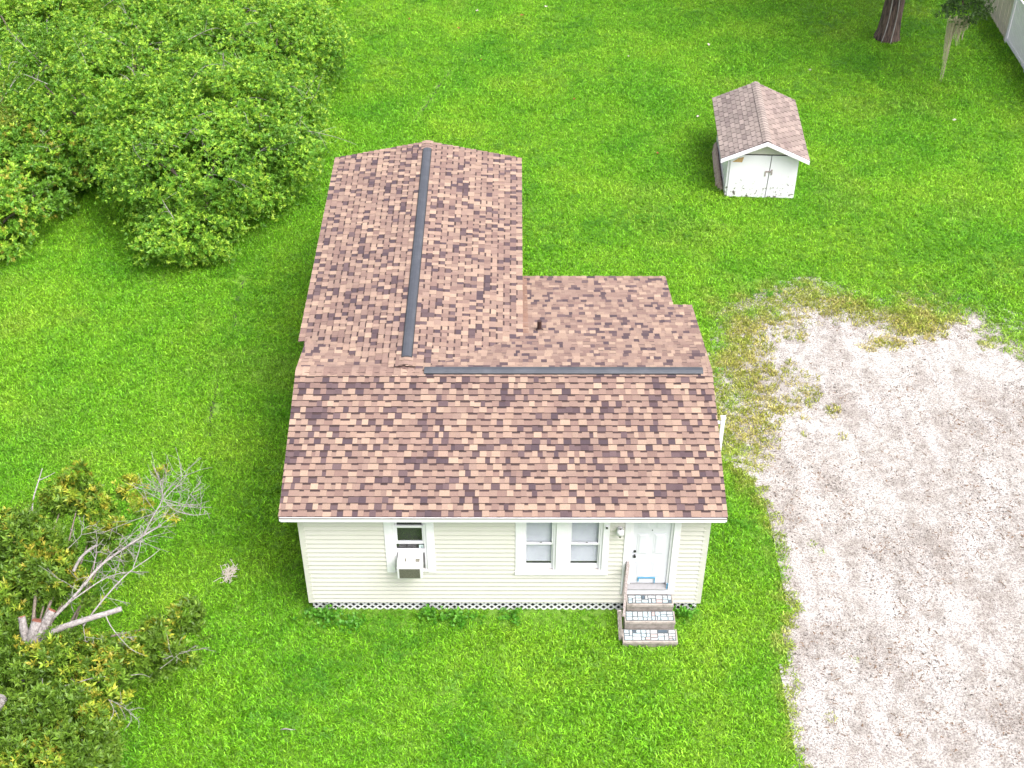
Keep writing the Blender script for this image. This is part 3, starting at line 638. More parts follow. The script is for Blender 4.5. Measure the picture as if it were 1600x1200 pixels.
def ridge_vent(a, b, side, sl):
    a, b, side = Vector(a), Vector(b), Vector(side); up = Vector((0, 0, 1)); W_ = .105
    prof = [(-W_, -sl * W_ + .002), (-W_, -sl * W_ + .026), (-W_ * .86, -sl * W_ * .8 + .036), (-.03, .036), (.03, .036), (W_ * .86, -sl * W_ * .8 + .036), (W_, -sl * W_ + .026), (W_, -sl * W_ + .002)]
    k = len(prof); P = [q + side * s + up * h for q in (a, b) for s, h in prof]
    rv = MB().poly(P, [(i, i + 1, i + 1 + k, i + k) for i in range(k - 1)] + [tuple(range(k))[::-1], tuple(range(k, 2 * k))]).build('ridge_vent', M['vent'], roof)
    rv2 = MB()
    for s in (-1, 1): rv2.hexa([q + side * (s * W_ * r) + up * (-sl * W_ + h) for h in (.0015, .012) for q, r in ((a, 1.0), (b, 1.0), (b, 1.12), (a, 1.12))])
    rv2.build('vent_lip', M['blackgap'], roof)
ridge_vent((-1.70, YR, ZR + .014), (4.17, YR, ZR + .014), (0, 1, 0), M_)
ridge_vent((XM + .01, YR + .36, WZR + .014), (XM + .01, WY1 - .40, WZR + .014), (1, 0, 0), WM)
# valleys, fascias, plumbing vent
def fascia(mb): mb.build('fascia', M['white'], roof, .003)
fascia(MB().box(XL + .03, XR - .03, -OF + .012, -OF + .036, ZE - .155, ZE - .022))
MB().box(XL + .02, XR - .02, -OF - .012, -OF + .040, ZE - .020, ZE - .006).build('drip_edge', M['white'], roof)
MB().box(XL + .035, XR - .035, -OF + .037, -.02, ZE - .130, ZE - .118).build('soffit', M['white'], roof)
for xx in (XL, XR):
    s = 1 if xx < 0 else -1
    for (ya, za, yb_, zb) in ((-OF + .01, ZE - .075, YR, ZR - .075), (YR, ZR - .075, (5.1 if xx < 0 else YB), rear_z(5.1 if xx < 0 else YB) - .075)):
        fascia(MB().hexa([(xx + s * .004, ya, za - .06), (xx + s * .03, ya, za - .06), (xx + s * .03, yb_, zb - .06), (xx + s * .004, yb_, zb - .06), (xx + s * .004, ya, za + .055), (xx + s * .03, ya, za + .055), (xx + s * .03, yb_, zb + .055), (xx + s * .004, yb_, zb + .055)]))
fascia(MB().box(WXL + .01, WXL + .035, 5.12, WY1 - .02, WZE - .16, WZE - .03)); fascia(MB().box(WXR - .035, WXR - .01, 5.2, WY1 - .02, WZE - .16, WZE - .03))
fascia(MB().box(WXL + .01, XL + .05, 5.085, 5.115, WZE - .19, WZE - .02))
MB().box(WXR - .10, WXR + .10, 4.9, YX - .03, 0, 0).v
fl = MB()  # rust-coloured step flashing where the wing wall meets the lower roof
fl.hexa([(.10, 5.0, rear_z(5.0) + .016), (.52, 5.0, rear_z(5.0) + .016), (.50, YX - .02, rear_z(YX - .02) + .016), (.10, YX - .02, rear_z(YX - .02) + .016), (.10, 5.0, rear_z(5.0) + .022), (.52, 5.0, rear_z(5.0) + .022), (.50, YX - .02, rear_z(YX - .02) + .022), (.10, YX - .02, rear_z(YX - .02) + .022)])
fl.build('flashing', paint('rusty_flashing', (.20, .115, .085), (.14, .075, .055), .8, 7), roof)
for k in range(2):
    s = -1 if k == 0 else 1
    fascia(MB().hexa([(XM, WY1 - .028, WZR - .16), (XM, WY1 - .004, WZR - .16), (XM + s * 2.46, WY1 - .004, WZE - .16), (XM + s * 2.46, WY1 - .028, WZE - .16), (XM, WY1 - .028, WZR - .03), (XM, WY1 - .004, WZR - .03), (XM + s * 2.46, WY1 - .004, WZE - .03), (XM + s * 2.46, WY1 - .028, WZE - .03)]))
vx, vy = .76, 5.22; vz = rear_z(vy)
vp = MB().cyl((vx, vy, vz), (vx, vy, vz + .26), .052, .050, 14).build('vent_pipe', M['pipe'], roof)
MB().cyl((vx, vy, vz + .255), (vx, vy, vz + .262), .04, .04, 14).build('pipe_bore', M['blackgap'], vp) if False else None
MB().cyl((vx, vy, vz + .0), (vx, vy, vz + .06), .10, .056, 14).build('pipe_boot', M['pipe'], roof)

# ================================================================ FRONT STEPS with broken-tile treads
steps = tag(empty('front_steps', (3.02, 0, HZ)), 'three concrete front steps covered in broken pale tiles', 'steps')
def shift(mb, dx): mb.v = [(x - dx, y, z) for x, y, z in mb.v]; return mb
for k, (x0, x1, y0, y1, zt, zb) in enumerate(((2.545, 3.505, -.325, -.04, .70, .0), (2.495, 3.53, -.635, -.326, .52, .0), (2.445, 3.565, -.985, -.636, .31, .0))):
    st = shift(MB().box(x0, x1, y0 + .03, y1, zb, zt - .075).hexa([(x0 - .01, y0, zt - .074), (x1 + .01, y0, zt - .074), (x1 + .01, y1, zt - .074), (x0 - .01, y1, zt - .074), (x0 - .005, y0 + .006, zt - .006), (x1 + .005, y0 + .006, zt - .006), (x1 + .005, y1, zt - .006), (x0 - .005, y1, zt - .006)]), 3.02).build('step', M['concrete'], steps, .008)
    # broken tiles: strips split at random, laid in courses of mixed direction
    rects = [(x0 + .03, x1 - .03, y0 + .055, y1 - .02)]; out = []
    while rects:
        a0, a1, b0, b1 = rects.pop()
        wa, wb = a1 - a0, b1 - b0
        if max(wa, wb) < random.uniform(.13, .27) and min(wa, wb) < .11 or max(wa, wb) < .09: out.append((a0, a1, b0, b1)); continue
        q = random.uniform(.32, .68)
        if wa > wb * random.uniform(.7, 1.5): rects += [(a0, a0 + wa * q, b0, b1), (a0 + wa * q, a1, b0, b1)]
        else: rects += [(a0, a1, b0, b0 + wb * q), (a0, a1, b0 + wb * q, b1)]
    for (a0, a1, b0, b1) in out:
        g_ = .011; j = lambda: random.uniform(-.004, .004)
        P = [(a0 + g_ + j(), b0 + g_ + j()), (a1 - g_ + j(), b0 + g_ + j()), (a1 - g_ + j(), b1 - g_ + j()), (a0 + g_ + j(), b1 - g_ + j())]
        zt_ = zt + random.uniform(0, .003)
        mm = random.choices((M['tile_a'], M['tile_b'], M['tile_c'], M['tile_d']), (52, 36, 5, 7))[0]
        shift(MB().hexa([(x, y, zt - .006) for x, y in P] + [(x, y, zt_) for x, y in P]), 3.02).build('tile', mm, st)
    shift(MB().box(x0 + .02, x1 - .02, y0 + .045, y1 - .01, zt - .008, zt - .0035), 3.02).build('grout', paint('dark_grout', (.07, .08, .085), (.14, .14, .14), .9, 20), st)
hr = tag(empty('handrail', (2.40, -.8, HZ)), 'weathered grey wooden handrail beside the front steps', 'handrail')
def hrm(mb): mb.v = [(x - 2.40, y + .8, z) for x, y, z in mb.v]; return mb
hrm(MB().bar((2.53, .0 - .02, 1.70), (2.435, -.80, .90), .095, .05, (.0, .7, .7))).build('rail', M['greywood'], hr, .005)
hrm(MB().bar((2.425, -.80, .0), (2.335, -.80, 1.08), .085, .045, (0, 1, 0))).build('post', M['greywood'], hr, .004)
hrm(MB().bar((2.50, -.05, .70), (2.52, -.05, 1.62), .085, .04, (0, 1, 0))).build('post', M['greywood'], hr, .004)
# side railing by the east wall
sr = tag(empty('side_railing', (5.1, 4.9, HZ)), 'white painted railing post beyond the right edge of the roof', 'railing')
MB().box(-.045, .045, -.045, .045, 0, 1.28).build('post', M['white'], sr, .006)
MB().box(-.06, .06, -.06, .06, 1.281, 1.31).build('post_cap', M['white'], sr, .006)
MB().box(-.95, -.046, -.02, .02, 1.10, 1.18).build('rail', M['white'], sr, .004); MB().box(-.95, -.046, -.02, .02, .45, .53).build('rail', M['white'], sr, .004)
MB().box(-.97, -.10, -1.1, .08, 0.0, .40).build('stoop', M['concrete'], sr, .01)

# ================================================================ SHED
SHR = R(-2.4)
shed = tag(empty('shed', (*gp(7.69, 16.55), 0), SHR), 'small white gabled shed with faded brown shingles on the back lawn', 'shed')
SW2, SD_, SH, SPK, SEV = 1.05, 3.35, 1.56, 2.10, 1.305
shm = (SPK - 1.50) / SEV
M['shedpaint'] = paint('peeling_white_paint', (.76, .77, .78), (.66, .67, .69), .6, 5)
def flaky():
    m, n, b = new_mat('flaking_white_paint'); b.inputs['Roughness'].default_value = .6
    f = noise(n, 7, 5, .65); tc = N(n, 'ShaderNodeTexCoord'); sx = N(n, 'ShaderNodeSeparateXYZ'); n.links.new(tc.outputs['Object'], sx.inputs[0])
    ma = N(n, 'ShaderNodeMath', operation='MULTIPLY_ADD'); ma.inputs[1].default_value = -.17; n.links.new(sx.outputs[2], ma.inputs[0]); n.links.new(f, ma.inputs[2])
    n.links.new(ramp(n, ma.outputs[0], [(.46, (.68, .665, .72)), (.525, (.60, .59, .61)), (.575, (.10, .085, .08))]), b.inputs['Base Color']); return m
M['flaky'] = flaky()
def sside(mb): return mb
MB().box(-SW2, SW2, .03, SD_, 0, 1.50).poly([(-SW2, .03, 1.501), (SW2, .03, 1.501), (0, .03, 1.50 + shm * SW2), (-SW2, SD_, 1.501), (SW2, SD_, 1.501), (0, SD_, 1.50 + shm * SW2)], [(0, 1, 2), (5, 4, 3), (0, 2, 5, 3), (2, 1, 4, 5)]).build('shed_wall', M['flaky'], shed)
MB().poly([(-.98, .010, 1.535), (.98, .010, 1.535), (.0, .010, 1.985), (-.98, .028, 1.535), (.98, .028, 1.535), (0, .028, 1.985)], [(0, 1, 2), (5, 4, 3), (0, 3, 4, 1), (1, 4, 5, 2), (2, 5, 3, 0)]).build('gable_panel', M['siding'], shed)
d1 = MB().poly([(-.98, -.008, .05), (.168, -.008, .05), (.21, -.008, 1.50), (-.36, -.008, 1.501), (-.98, -.008, 1.49), (-.98, .022, .05), (.168, .022, .05), (.21, .022, 1.50), (-.36, .022, 1.501), (-.98, .022, 1.49)], [(0, 1, 2, 3, 4), (9, 8, 7, 6, 5), (0, 5, 6, 1), (1, 6, 7, 2), (2, 7, 8, 3), (3, 8, 9, 4), (4, 9, 5, 0)]).build('shed_door', M['flaky'], shed)
d2 = MB().poly([(.192, -.006, .05), (1.03, -.006, .05), (1.03, -.006, 1.49), (.42, -.006, 1.501), (.234, -.006, 1.50), (.192, .022, .05), (1.03, .022, .05), (1.03, .022, 1.49), (.42, .022, 1.501), (.234, .022, 1.50)], [(0, 1, 2, 3, 4), (9, 8, 7, 6, 5), (0, 5, 6, 1), (1, 6, 7, 2), (2, 7, 8, 3), (3, 8, 9, 4), (4, 9, 5, 0)]).build('shed_door', M['flaky'], shed)
MB().poly([(.168, .023, .05), (.192, .023, .05), (.234, .023, 1.50), (.21, .023, 1.50), (.168, .026, .05), (.192, .026, .05), (.234, .026, 1.50), (.21, .026, 1.50)], [(0, 1, 2, 3)]).build('door_gap', M['blackgap'], shed)  # black sheet paints the shade inside the seam between the doors
MB().box(-.95, 1.0, .0, .022, 1.506, 1.530).build('door_head_gap', M['blackgap'], shed)  # black strip paints in the shade of the gap above the doors
MB().box(.08, .25, -.022, -.010, .93, .985).box(.255, .30, -.028, -.008, .85, 1.03).box(.07, .11, -.024, -.009, .80, .95).build('hasp', M['greywood'], d1)
MB().poly([(x_, y_, z_) for y_ in (-.014, -.009) for x_, z_ in ((-.93, 1.27), (-.64, 1.26), (-.60, 1.44), (-.76, 1.40))], [(0, 1, 2, 3), (0, 4, 5, 1), (1, 5, 6, 2), (2, 6, 7, 3), (3, 7, 4, 0)]).build('bare_patch', M['barewood'], d1)
sroof = MB()
for s in (-1, 1):
    A = [(0, -.25, SPK - .006), (s * SEV, -.25, 1.50 - .006), (s * SEV, 3.52, 1.50 - .006), (0, 3.52, SPK - .006)]
    sroof.hexa([(x, y, z - .05) for x, y, z in A] + A)
sroof = sroof.build('shed_roof', paint('shed_deck', (.14, .10, .09)), shed)
for s in (-1, 1):
    MB().hexa([(0, -.275, SPK - .13), (s * (SEV + .005), -.275, 1.50 - .13), (s * (SEV + .005), -.251, 1.50 - .13), (0, -.251, SPK - .13), (0, -.275, SPK - .005), (s * (SEV + .005), -.275, 1.50 - .005), (s * (SEV + .005), -.251, 1.50 - .005), (0, -.251, SPK - .005)]).build('rake_board', M['white'], sroof)
SU = math.sqrt(1 + shm * shm)
for s in (-1, 1):
    U = np.array((0, -1., 0)) if s < 0 else np.array((0, 1., 0)); Vv = unit((-s, 0, shm)); O = np.array((s * SEV, 3.52 if s < 0 else -.25, 1.50)); Nn = unit(np.cross(U, Vv)); L_ = SEV * SU; ex = L_ / 10
    for r in range(10):
        u = -(r % 2) * .15
        while u < 3.77 - .01:
            a, b = max(u, 0), min(u + .300, 3.77); u += .304
            if b - a < .03: continue
            base = np.array((.215, .175, .160)) * rng.uniform(.80, 1.18) * (np.array((1, 1, 1)) if rng.random() < .8 else np.array((.8, .78, .80)))
            if s > 0: base = base * np.array((1.02, .97, .95))
            o = bpy.data.objects.new('shingle', um); C.objects.link(o); o.parent = sroof; mm = Matrix.Identity(4); t = .014 + rng.uniform(0, .004)
            p = O + U * (a + .0) + Vv * (r * ex); du, dv = U * (b - a - .020), Vv * (ex + .01 if r < 9 else ex)
            for i in range(3): mm[i][0], mm[i][1], mm[i][2], mm[i][3] = du[i], dv[i], Nn[i] * t, p[i]
            o.matrix_basis = mm; o.color = (*base, 1)
roof_keep = roof; roof = sroof; y = -.24
while y < 3.45: cap((0, y, SPK + .006), (0, 1, 0), (1, 0, 0), .17, .13, shm, .012, tuple(np.array((.235, .192, .175)) * random.uniform(.88, 1.12))); y += .15
roof = roof_keep
for i in range(3): MB().bar((-SW2 - .10 - .03 * i, .35 + .1 * i, .03 + .05 * i), (-SW2 - .08 - .02 * i, 3.1 - .25 * i, .05 + .06 * i), .06, .22, (0.5, 0, 1)).build('leaning_board', paint('rotted_skirting', (.36, .28, .24), (.20, .14, .12), .9, 9), shed)

# ================================================================ FENCE on the right
def fence(name, y0, y1, mat, label, white):
    f = tag(empty(name, (*gp(18.28, y0), 0)), label, 'fence')
    y = 0.0; ln = y1 - y0; step = 2.42
    while y < ln + .05:
        MB().box(-.065, .065, y - .065, y + .065, 0, 1.92 if white else 1.75).build('post', mat, f, .006)
        if white: MB().poly([(-.08, y - .08, 1.921), (.08, y - .08, 1.921), (.08, y + .08, 1.921), (-.08, y + .08, 1.921), (0, y, 2.0)], [(0, 1, 4), (1, 2, 4), (2, 3, 4), (3, 0, 4)]).build('post_cap', mat, f)
        if y + step < ln + .05:
            if white:
                MB().box(-.03, .03, y + .066, y + step - .066, .06, .20).build('rail', mat, f, .004); MB().box(-.03, .03, y + .066, y + step - .066, 1.70, 1.83).build('rail', mat, f, .004)
                q = y + .07
                while q < y + step - .08: MB().box(-.012, .012, q, min(q + .136, y + step - .07), .201, 1.699).build('board', mat, f); q += .152
            else:
                MB().box(.02, .06, y + .066, y + step - .066, .35, .44).build('rail', mat, f); MB().box(.02, .06, y + .066, y + step - .066, 1.40, 1.49).build('rail', mat, f)
                q = y + .07
                while q < y + step - .09: MB().box(-.012 + random.uniform(-.006, .006), .016, q, min(q + .128, y + step - .07), .03, 1.72 + random.uniform(-.04, .04)).build('board', mat, f); q += .150
        y += step
    return f
fence('vinyl_fence', 20.0, 20.0 + 2.42 * 3, M['white'], 'white panel fence with tall posts along the right boundary', True)
fence('wooden_fence', 27.42, 27.42 + 2.42 * 3, M['fencewood'], 'weathered beige board fence running on behind the white fence', False)

# ================================================================ PLANTS
def leaves_mesh(name, Cn, Dn, size, k, cols, aspect=.34, spread=.85, tiltup=.25):
    n = len(Cn); Dn = Dn / (np.linalg.norm(Dn, axis=1)[:, None] + 1e-9)
    ref = np.where(np.abs(Dn[:, 2:3]) < .9, np.array([[0, 0, 1.]]), np.array([[1., 0, 0]])); Xa = np.cross(Dn, ref); Xa /= np.linalg.norm(Xa, axis=1)[:, None]; Ya = np.cross(Dn, Xa)
    ang = rng.random(n)[:, None] * 6.283 + np.arange(k)[None] * 2.4 + rng.normal(0, .25, (n, k)); el = rng.uniform(.05, 1.0, (n, k))
    rad = np.cos(ang)[..., None] * Xa[:, None] + np.sin(ang)[..., None] * Ya[:, None]
    d = rad * (spread * np.cos(el * .9))[..., None] + Dn[:, None] * (np.sin(el * .9) + tiltup)[..., None]; d /= np.linalg.norm(d, axis=2)[..., None]
    side = np.cross(d, Dn[:, None] + rng.normal(0, .35, (n, k, 3))); side /= np.linalg.norm(side, axis=2)[..., None] + 1e-9
    nrm = np.cross(side, d); L_ = (size if np.ndim(size) == 0 else size[:, None]) * rng.uniform(.65, 1.25, (n, k)); Wd = L_ * aspect * rng.uniform(.8, 1.2, (n, k))
    b = Cn[:, None] + Dn[:, None] * (rng.uniform(-.35, .1, (n, k)) * L_)[..., None]
    mid = b + d * (L_ * .5)[..., None]
    p0 = b; p1 = mid + side * (Wd / 2)[..., None] + nrm * (L_ * .05)[..., None]; p2 = b + d * L_[..., None] - nrm * (L_ * .12)[..., None]; p3 = mid - side * (Wd / 2)[..., None] + nrm * (L_ * .05)[..., None]
    V = np.stack([p0, p1, p2, p3], 2).reshape(-1, 3); F = np.arange(len(V)).reshape(-1, 4)
    col = np.repeat(cols[:, None, :] * rng.uniform(.72, 1.28, (n, k, 1)), 4, axis=1).reshape(n, k, 4, 3) if False else np.repeat((cols[:, None, :] * rng.uniform(.72, 1.28, (n, k, 1)))[:, :, None, :], 4, axis=2)
    return mesh_np(name, V, F, col.reshape(-1, 3))
def lobes_sample(lobes, per_m2, depth=.42, hole=.40, seed=0., zmin=.08, hf=.85, bumpy=.5):
    Cs, Ds = [], []; 
    for li, (c, r) in enumerate(lobes):
        c, r = np.array(c, float), np.array(r, float); area = 4 * math.pi * ((r[0] * r[1]) ** 1.6 + (r[0] * r[2]) ** 1.6 + (r[1] * r[2]) ** 1.6) ** (1 / 1.6) / 3 ** (1 / 1.6)
        n = int(area * per_m2); nc = max(6, n // 11); d = rng.normal(size=(nc, 3)); d /= np.linalg.norm(d, axis=1)[:, None]
        ci = rng.integers(nc, size=n); rc = (rng.random(nc) ** 1.6)[ci]; d = d[ci] + rng.normal(0, .085, (n, 3)) / r.mean() * 1.35; d /= np.linalg.norm(d, axis=1)[:, None]
        bz = 1 + bumpy * (fbm(d * 2.3 + li * 9.1 + seed, 3) - .5) * 2
        rad = (1 - depth * np.clip(.75 * rc + .25 * rng.random(n), 0, 1) + rng.normal(0, .08, n)) * bz; P = c + d * r * rad[:, None]
        keep = P[:, 2] > zmin
        for lj, (c2, r2) in enumerate(lobes):
            if lj != li: keep &= np.linalg.norm((P - np.array(c2)) / np.array(r2), axis=1) > .62
        keep &= fbm(P * hf + seed + 40, 3) > hole - .22 * (rng.random(n))
        Cs.append(P[keep]); Ds.append((d / r * r.mean())[keep])
    return np.concatenate(Cs), np.concatenate(Ds)
def shrub(name, label, base, lobes, per_m2, size, k, pal, young, stems=7, twigs=14, group=None, hole=.40, seed=0., aspect=.36, yfrac=.35):
    base = (*gp(base[0], base[1]), 0); lobes = [((*gp(c[0], c[1]), c[2]), r) for c, r in lobes]
    s = tag(empty(name, base), label, 'shrub', group); bx = np.array(base, float)
    Cn, Dn = lobes_sample(lobes, per_m2, seed=seed, hole=hole)
    Dd = Dn / np.linalg.norm(Dn, axis=1)[:, None] + np.array((0, -.15, 1.0)) + rng.normal(0, .28, Dn.shape)
    pal = np.array(pal); n = len(Cn); f = fbm(Cn * .9 + seed, 3)
    col = pal[rng.integers(len(pal), size=n)] * (0.78 + .55 * f)[:, None]
    yg = (rng.random(n) < yfrac * (f > .42) + .10); col[yg] = np.array(young)[rng.integers(len(young), size=yg.sum())]
    link('foliage', leaves_mesh('foliage', Cn - bx, Dd, size * rng.uniform(.75, 1.25, n), k, col, aspect), M['leaf'], s)
    for i in range(stems):
        c, r = lobes[i % len(lobes)]; d = rng.normal(size=3); d[2] = abs(d[2]); d /= np.linalg.norm(d); e = np.array(c) + d * np.array(r) * .75
        P = resample([bx * [1, 1, 0] + rng.normal(0, .18, 3) * [1, 1, 0], bx * .5 * [1, 1, 0] + np.array(c) * .5 * [1, 1, .9] + rng.normal(0, .15, 3), e], 9)
        tube('stem', P - bx, np.linspace(.05, .012, 9), M['twig'], s, 6)
    for i in range(twigs):
        c, r = lobes[rng.integers(len(lobes))]; d = rng.normal(size=3); d[2] = abs(d[2]) * .8 + .55; d[1] -= .35; d /= np.linalg.norm(d)
        p = np.array(c) + d * np.array(r) * .78; t = d * .25 + rng.normal(0, .6, 3); ln = rng.uniform(.6, 1.2)
        P = resample([p, p + t * ln * .4 + d * .34, p + t * ln * .7 + d * .36, p + t * ln * 1.0 + d * .12 + np.array((0, 0, -.15))], 9)
        lines = [(P - bx, np.linspace(.013, .004, 9))]
        for j in range(3):
            q = P[rng.integers(2, 5)]; t2 = t * .4 + rng.normal(0, .4, 3); lines.append((resample([q, q + t2 * .35, q + t2 * .6 + (0, 0, -.08)], 5) - bx, np.linspace(.006, .0025, 5)))
        tubes('bare_twig', lines, M['deadwood'], s, 4)
    return s
GREEN = [(.100, .245, .022), (.125, .275, .026), (.085, .215, .020), (.140, .295, .030), (.110, .230, .018)]
YOUNG = [(.29, .47, .042), (.25, .44, .036), (.33, .48, .052), (.22, .40, .032)]
OLIVE = [(.21, .30, .045), (.25, .33, .05), (.18, .28, .04)]
grp = 'shrubs massed at the back left of the lawn'
shrub('broad_shrub', 'broad glossy green shrub bulging onto the lawn nearest the house wing', (-9.2, 15.4, 0), [((-9.3, 15.3, 1.7), (2.5, 2.5, 1.9)), ((-7.7, 16.7, 1.5), (1.9, 1.9, 1.55)), ((-10.4, 16.6, 2.1), (2.1, 2.2, 1.8)), ((-9.2, 13.7, .95), (1.6, 1.6, 1.05)), ((-8.6, 17.5, 2.5), (2.2, 1.9, 1.6)), ((-6.9, 18.6, 1.4), (1.4, 1.6, 1.35))], 190, .092, 7, GREEN, YOUNG, 10, 34, grp, .47, 1.0)
shrub('broad_shrub', 'rounded dark green shrub at the right end of the shrub mass', (-7.9, 22.4, 0), [((-7.9, 22.4, 1.7), (2.2, 2.4, 1.8)), ((-7.0, 23.9, 1.5), (1.6, 1.8, 1.5)), ((-9.4, 21.7, 2.0), (1.9, 2.0, 1.6))], 165, .092, 7, GREEN, YOUNG, 8, 12, grp, .47, 2.0)
shrub('broad_shrub', 'tall twiggy shrub behind the broad one, near the left edge', (-12.8, 19.3, 0), [((-12.8, 19.2, 2.0), (2.6, 2.6, 2.0)), ((-11.2, 20.6, 2.2), (2.0, 2.0, 1.7)), ((-14.6, 20.6, 1.8), (2.2, 2.2, 1.8))], 145, .092, 7, GREEN, YOUNG, 8, 22, grp, .47, 3.0)
shrub('broad_shrub', 'pale green shrub filling the top edge left of the open lawn', (-10.2, 26.4, 0), [((-10.2, 26.2, 1.7), (2.8, 2.6, 1.7)), ((-7.9, 27.8, 1.4), (2.0, 2.2, 1.4)), ((-12.6, 25.6, 1.8), (2.2, 2.2, 1.7))], 125, .095, 7, GREEN + OLIVE[:1], YOUNG, 6, 8, grp, .46, 4.0, yfrac=.5)
shrub('broad_shrub', 'loose green shrub in the top left corner of the yard', (-17.2, 25.0, 0), [((-17.2, 25.0, 1.9), (3.0, 2.8, 1.9)), ((-15.0, 27.2, 1.6), (2.4, 2.2, 1.6)), ((-17.6, 28.6, 1.6), (2.6, 2.2, 1.6))], 105, .10, 7, GREEN + OLIVE[:1], YOUNG, 6, 8, grp, .46, 5.0, yfrac=.5)
shrub('olive_shrub', 'olive green fine leaved shrub against the left edge of the picture', (-16.6, 17.6, 0), [((-16.6, 17.6, 1.5), (2.0, 2.3, 1.5)), ((-15.6, 16.4, 1.1), (1.3, 1.3, 1.1))], 130, .085, 7, OLIVE, YOUNG + [(.26, .30, .06)], 6, 6, None, .40, 6.0, yfrac=.4)
shrub('low_shrub', 'low yellow tipped shrub at the left edge beside the grass bay', (-14.9, 14.1, 0), [((-14.9, 14.1, 1.05), (1.5, 1.5, 1.1)), ((-15.9, 13.2, .9), (1.5, 1.3, .95)), ((-14.0, 15.6, .95), (1.2, 1.2, 1.0)), ((-15.2, 16.2, 1.2), (1.5, 1.4, 1.2)), ((-13.6, 17.0, 1.1), (1.2, 1.2, 1.1))], 120, .12, 7, GREEN, YOUNG + [(.34, .33, .05)], 6, 6, None, .42, 7.0, yfrac=.4)

# ---------------------------------------------------------------- pruned tree at bottom left
tr = tag(empty('pruned_tree', (-9.25, -3.95, 0)), 'yellow tipped tree with sawn grey trunk and bare dead limbs at lower left', 'tree')
tb = np.array((-9.25, -3.95, 0.))
def tpt(name, P, r, mat, n=9, jit=.05, m=14): return tube(name, resample([(x, y, max(z - .12, 0)) for x, y, z in P], m) - tb, np.interp(np.linspace(0, 1, m), np.linspace(0, 1, len(r)), r), mat, tr, n, jit)
tpt('trunk', [(-9.25, -3.95, 0), (-9.15, -3.75, .8), (-8.95, -3.4, 1.6), (-8.75, -2.95, 2.35), (-8.62, -2.55, 2.8)], [.22, .18, .145, .14, .10], M['greybark'], 14, .09)
tpt('limb', [(-8.74, -2.92, 2.35), (-8.86, -2.68, 2.62), (-8.93, -2.46, 2.80)], [.10, .085, .07], M['greybark'], 12, .09, 8)
tpt('limb', [(-8.72, -2.90, 2.4), (-8.50, -2.62, 2.72), (-8.36, -2.40, 2.92)], [.11, .09, .08], M['greybark'], 12, .09, 8)
for p, d, r in (((-8.62, -2.55, 2.8), (.1, .35, .5), .097), ((-8.93, -2.46, 2.80), (-.15, .5, .5), .067), ((-8.36, -2.40, 2.92), (.35, .5, .45), .078)):
    d = Vector(d).normalized(); q = Vector(p) - Vector(tb) - Vector((0, 0, .12)); MB().cyl(q, q + d * .02, r, r * .96, 14).build('sawn_end', M['cut'], tr)
tpt('limb', [(-9.2, -3.85, .5), (-9.5, -4.3, 1.3), (-9.2, -4.7, 2.2), (-8.7, -4.4, 2.95)], [.16, .14, .12, .10], M['greybark'], 12)
tpt('limb', [(-8.8, -3.1, 2.1), (-8.35, -2.75, 2.75), (-7.75, -2.66, 2.93), (-7.05, -2.42, 3.0)], [.075, .062, .055, .05], M['deadwood'], 10)
def twig_fan(P, n, spread, ln, r0):
    lines = []
    for i in range(n):
        t = rng.uniform(.25, 1.0); k = t * (len(P) - 1); a = int(min(k, len(P) - 2)); p = P[a] + (P[a + 1] - P[a]) * (k - a); d = P[a + 1] - P[a]; d = d / np.linalg.norm(d)
        t1 = d * .35 + rng.normal(0, spread * 1.15, 3); l = ln * rng.uniform(.5, 1.2); Q = resample([p, p + t1 * l * .5 + rng.normal(0, .04, 3), p + t1 * l + rng.normal(0, .08, 3)], 6)
        lines.append((Q - tb, np.linspace(r0, .0035, 6)))
        for j in range(4):
            q = Q[rng.integers(1, 5)]; t2 = t1 * .6 + rng.normal(0, spread, 3); Q2 = resample([q, q + t2 * l * .22, q + t2 * l * .42 + rng.normal(0, .03, 3)], 4); lines.append((Q2 - tb, np.linspace(r0 * .55, .0028, 4)))
    return lines
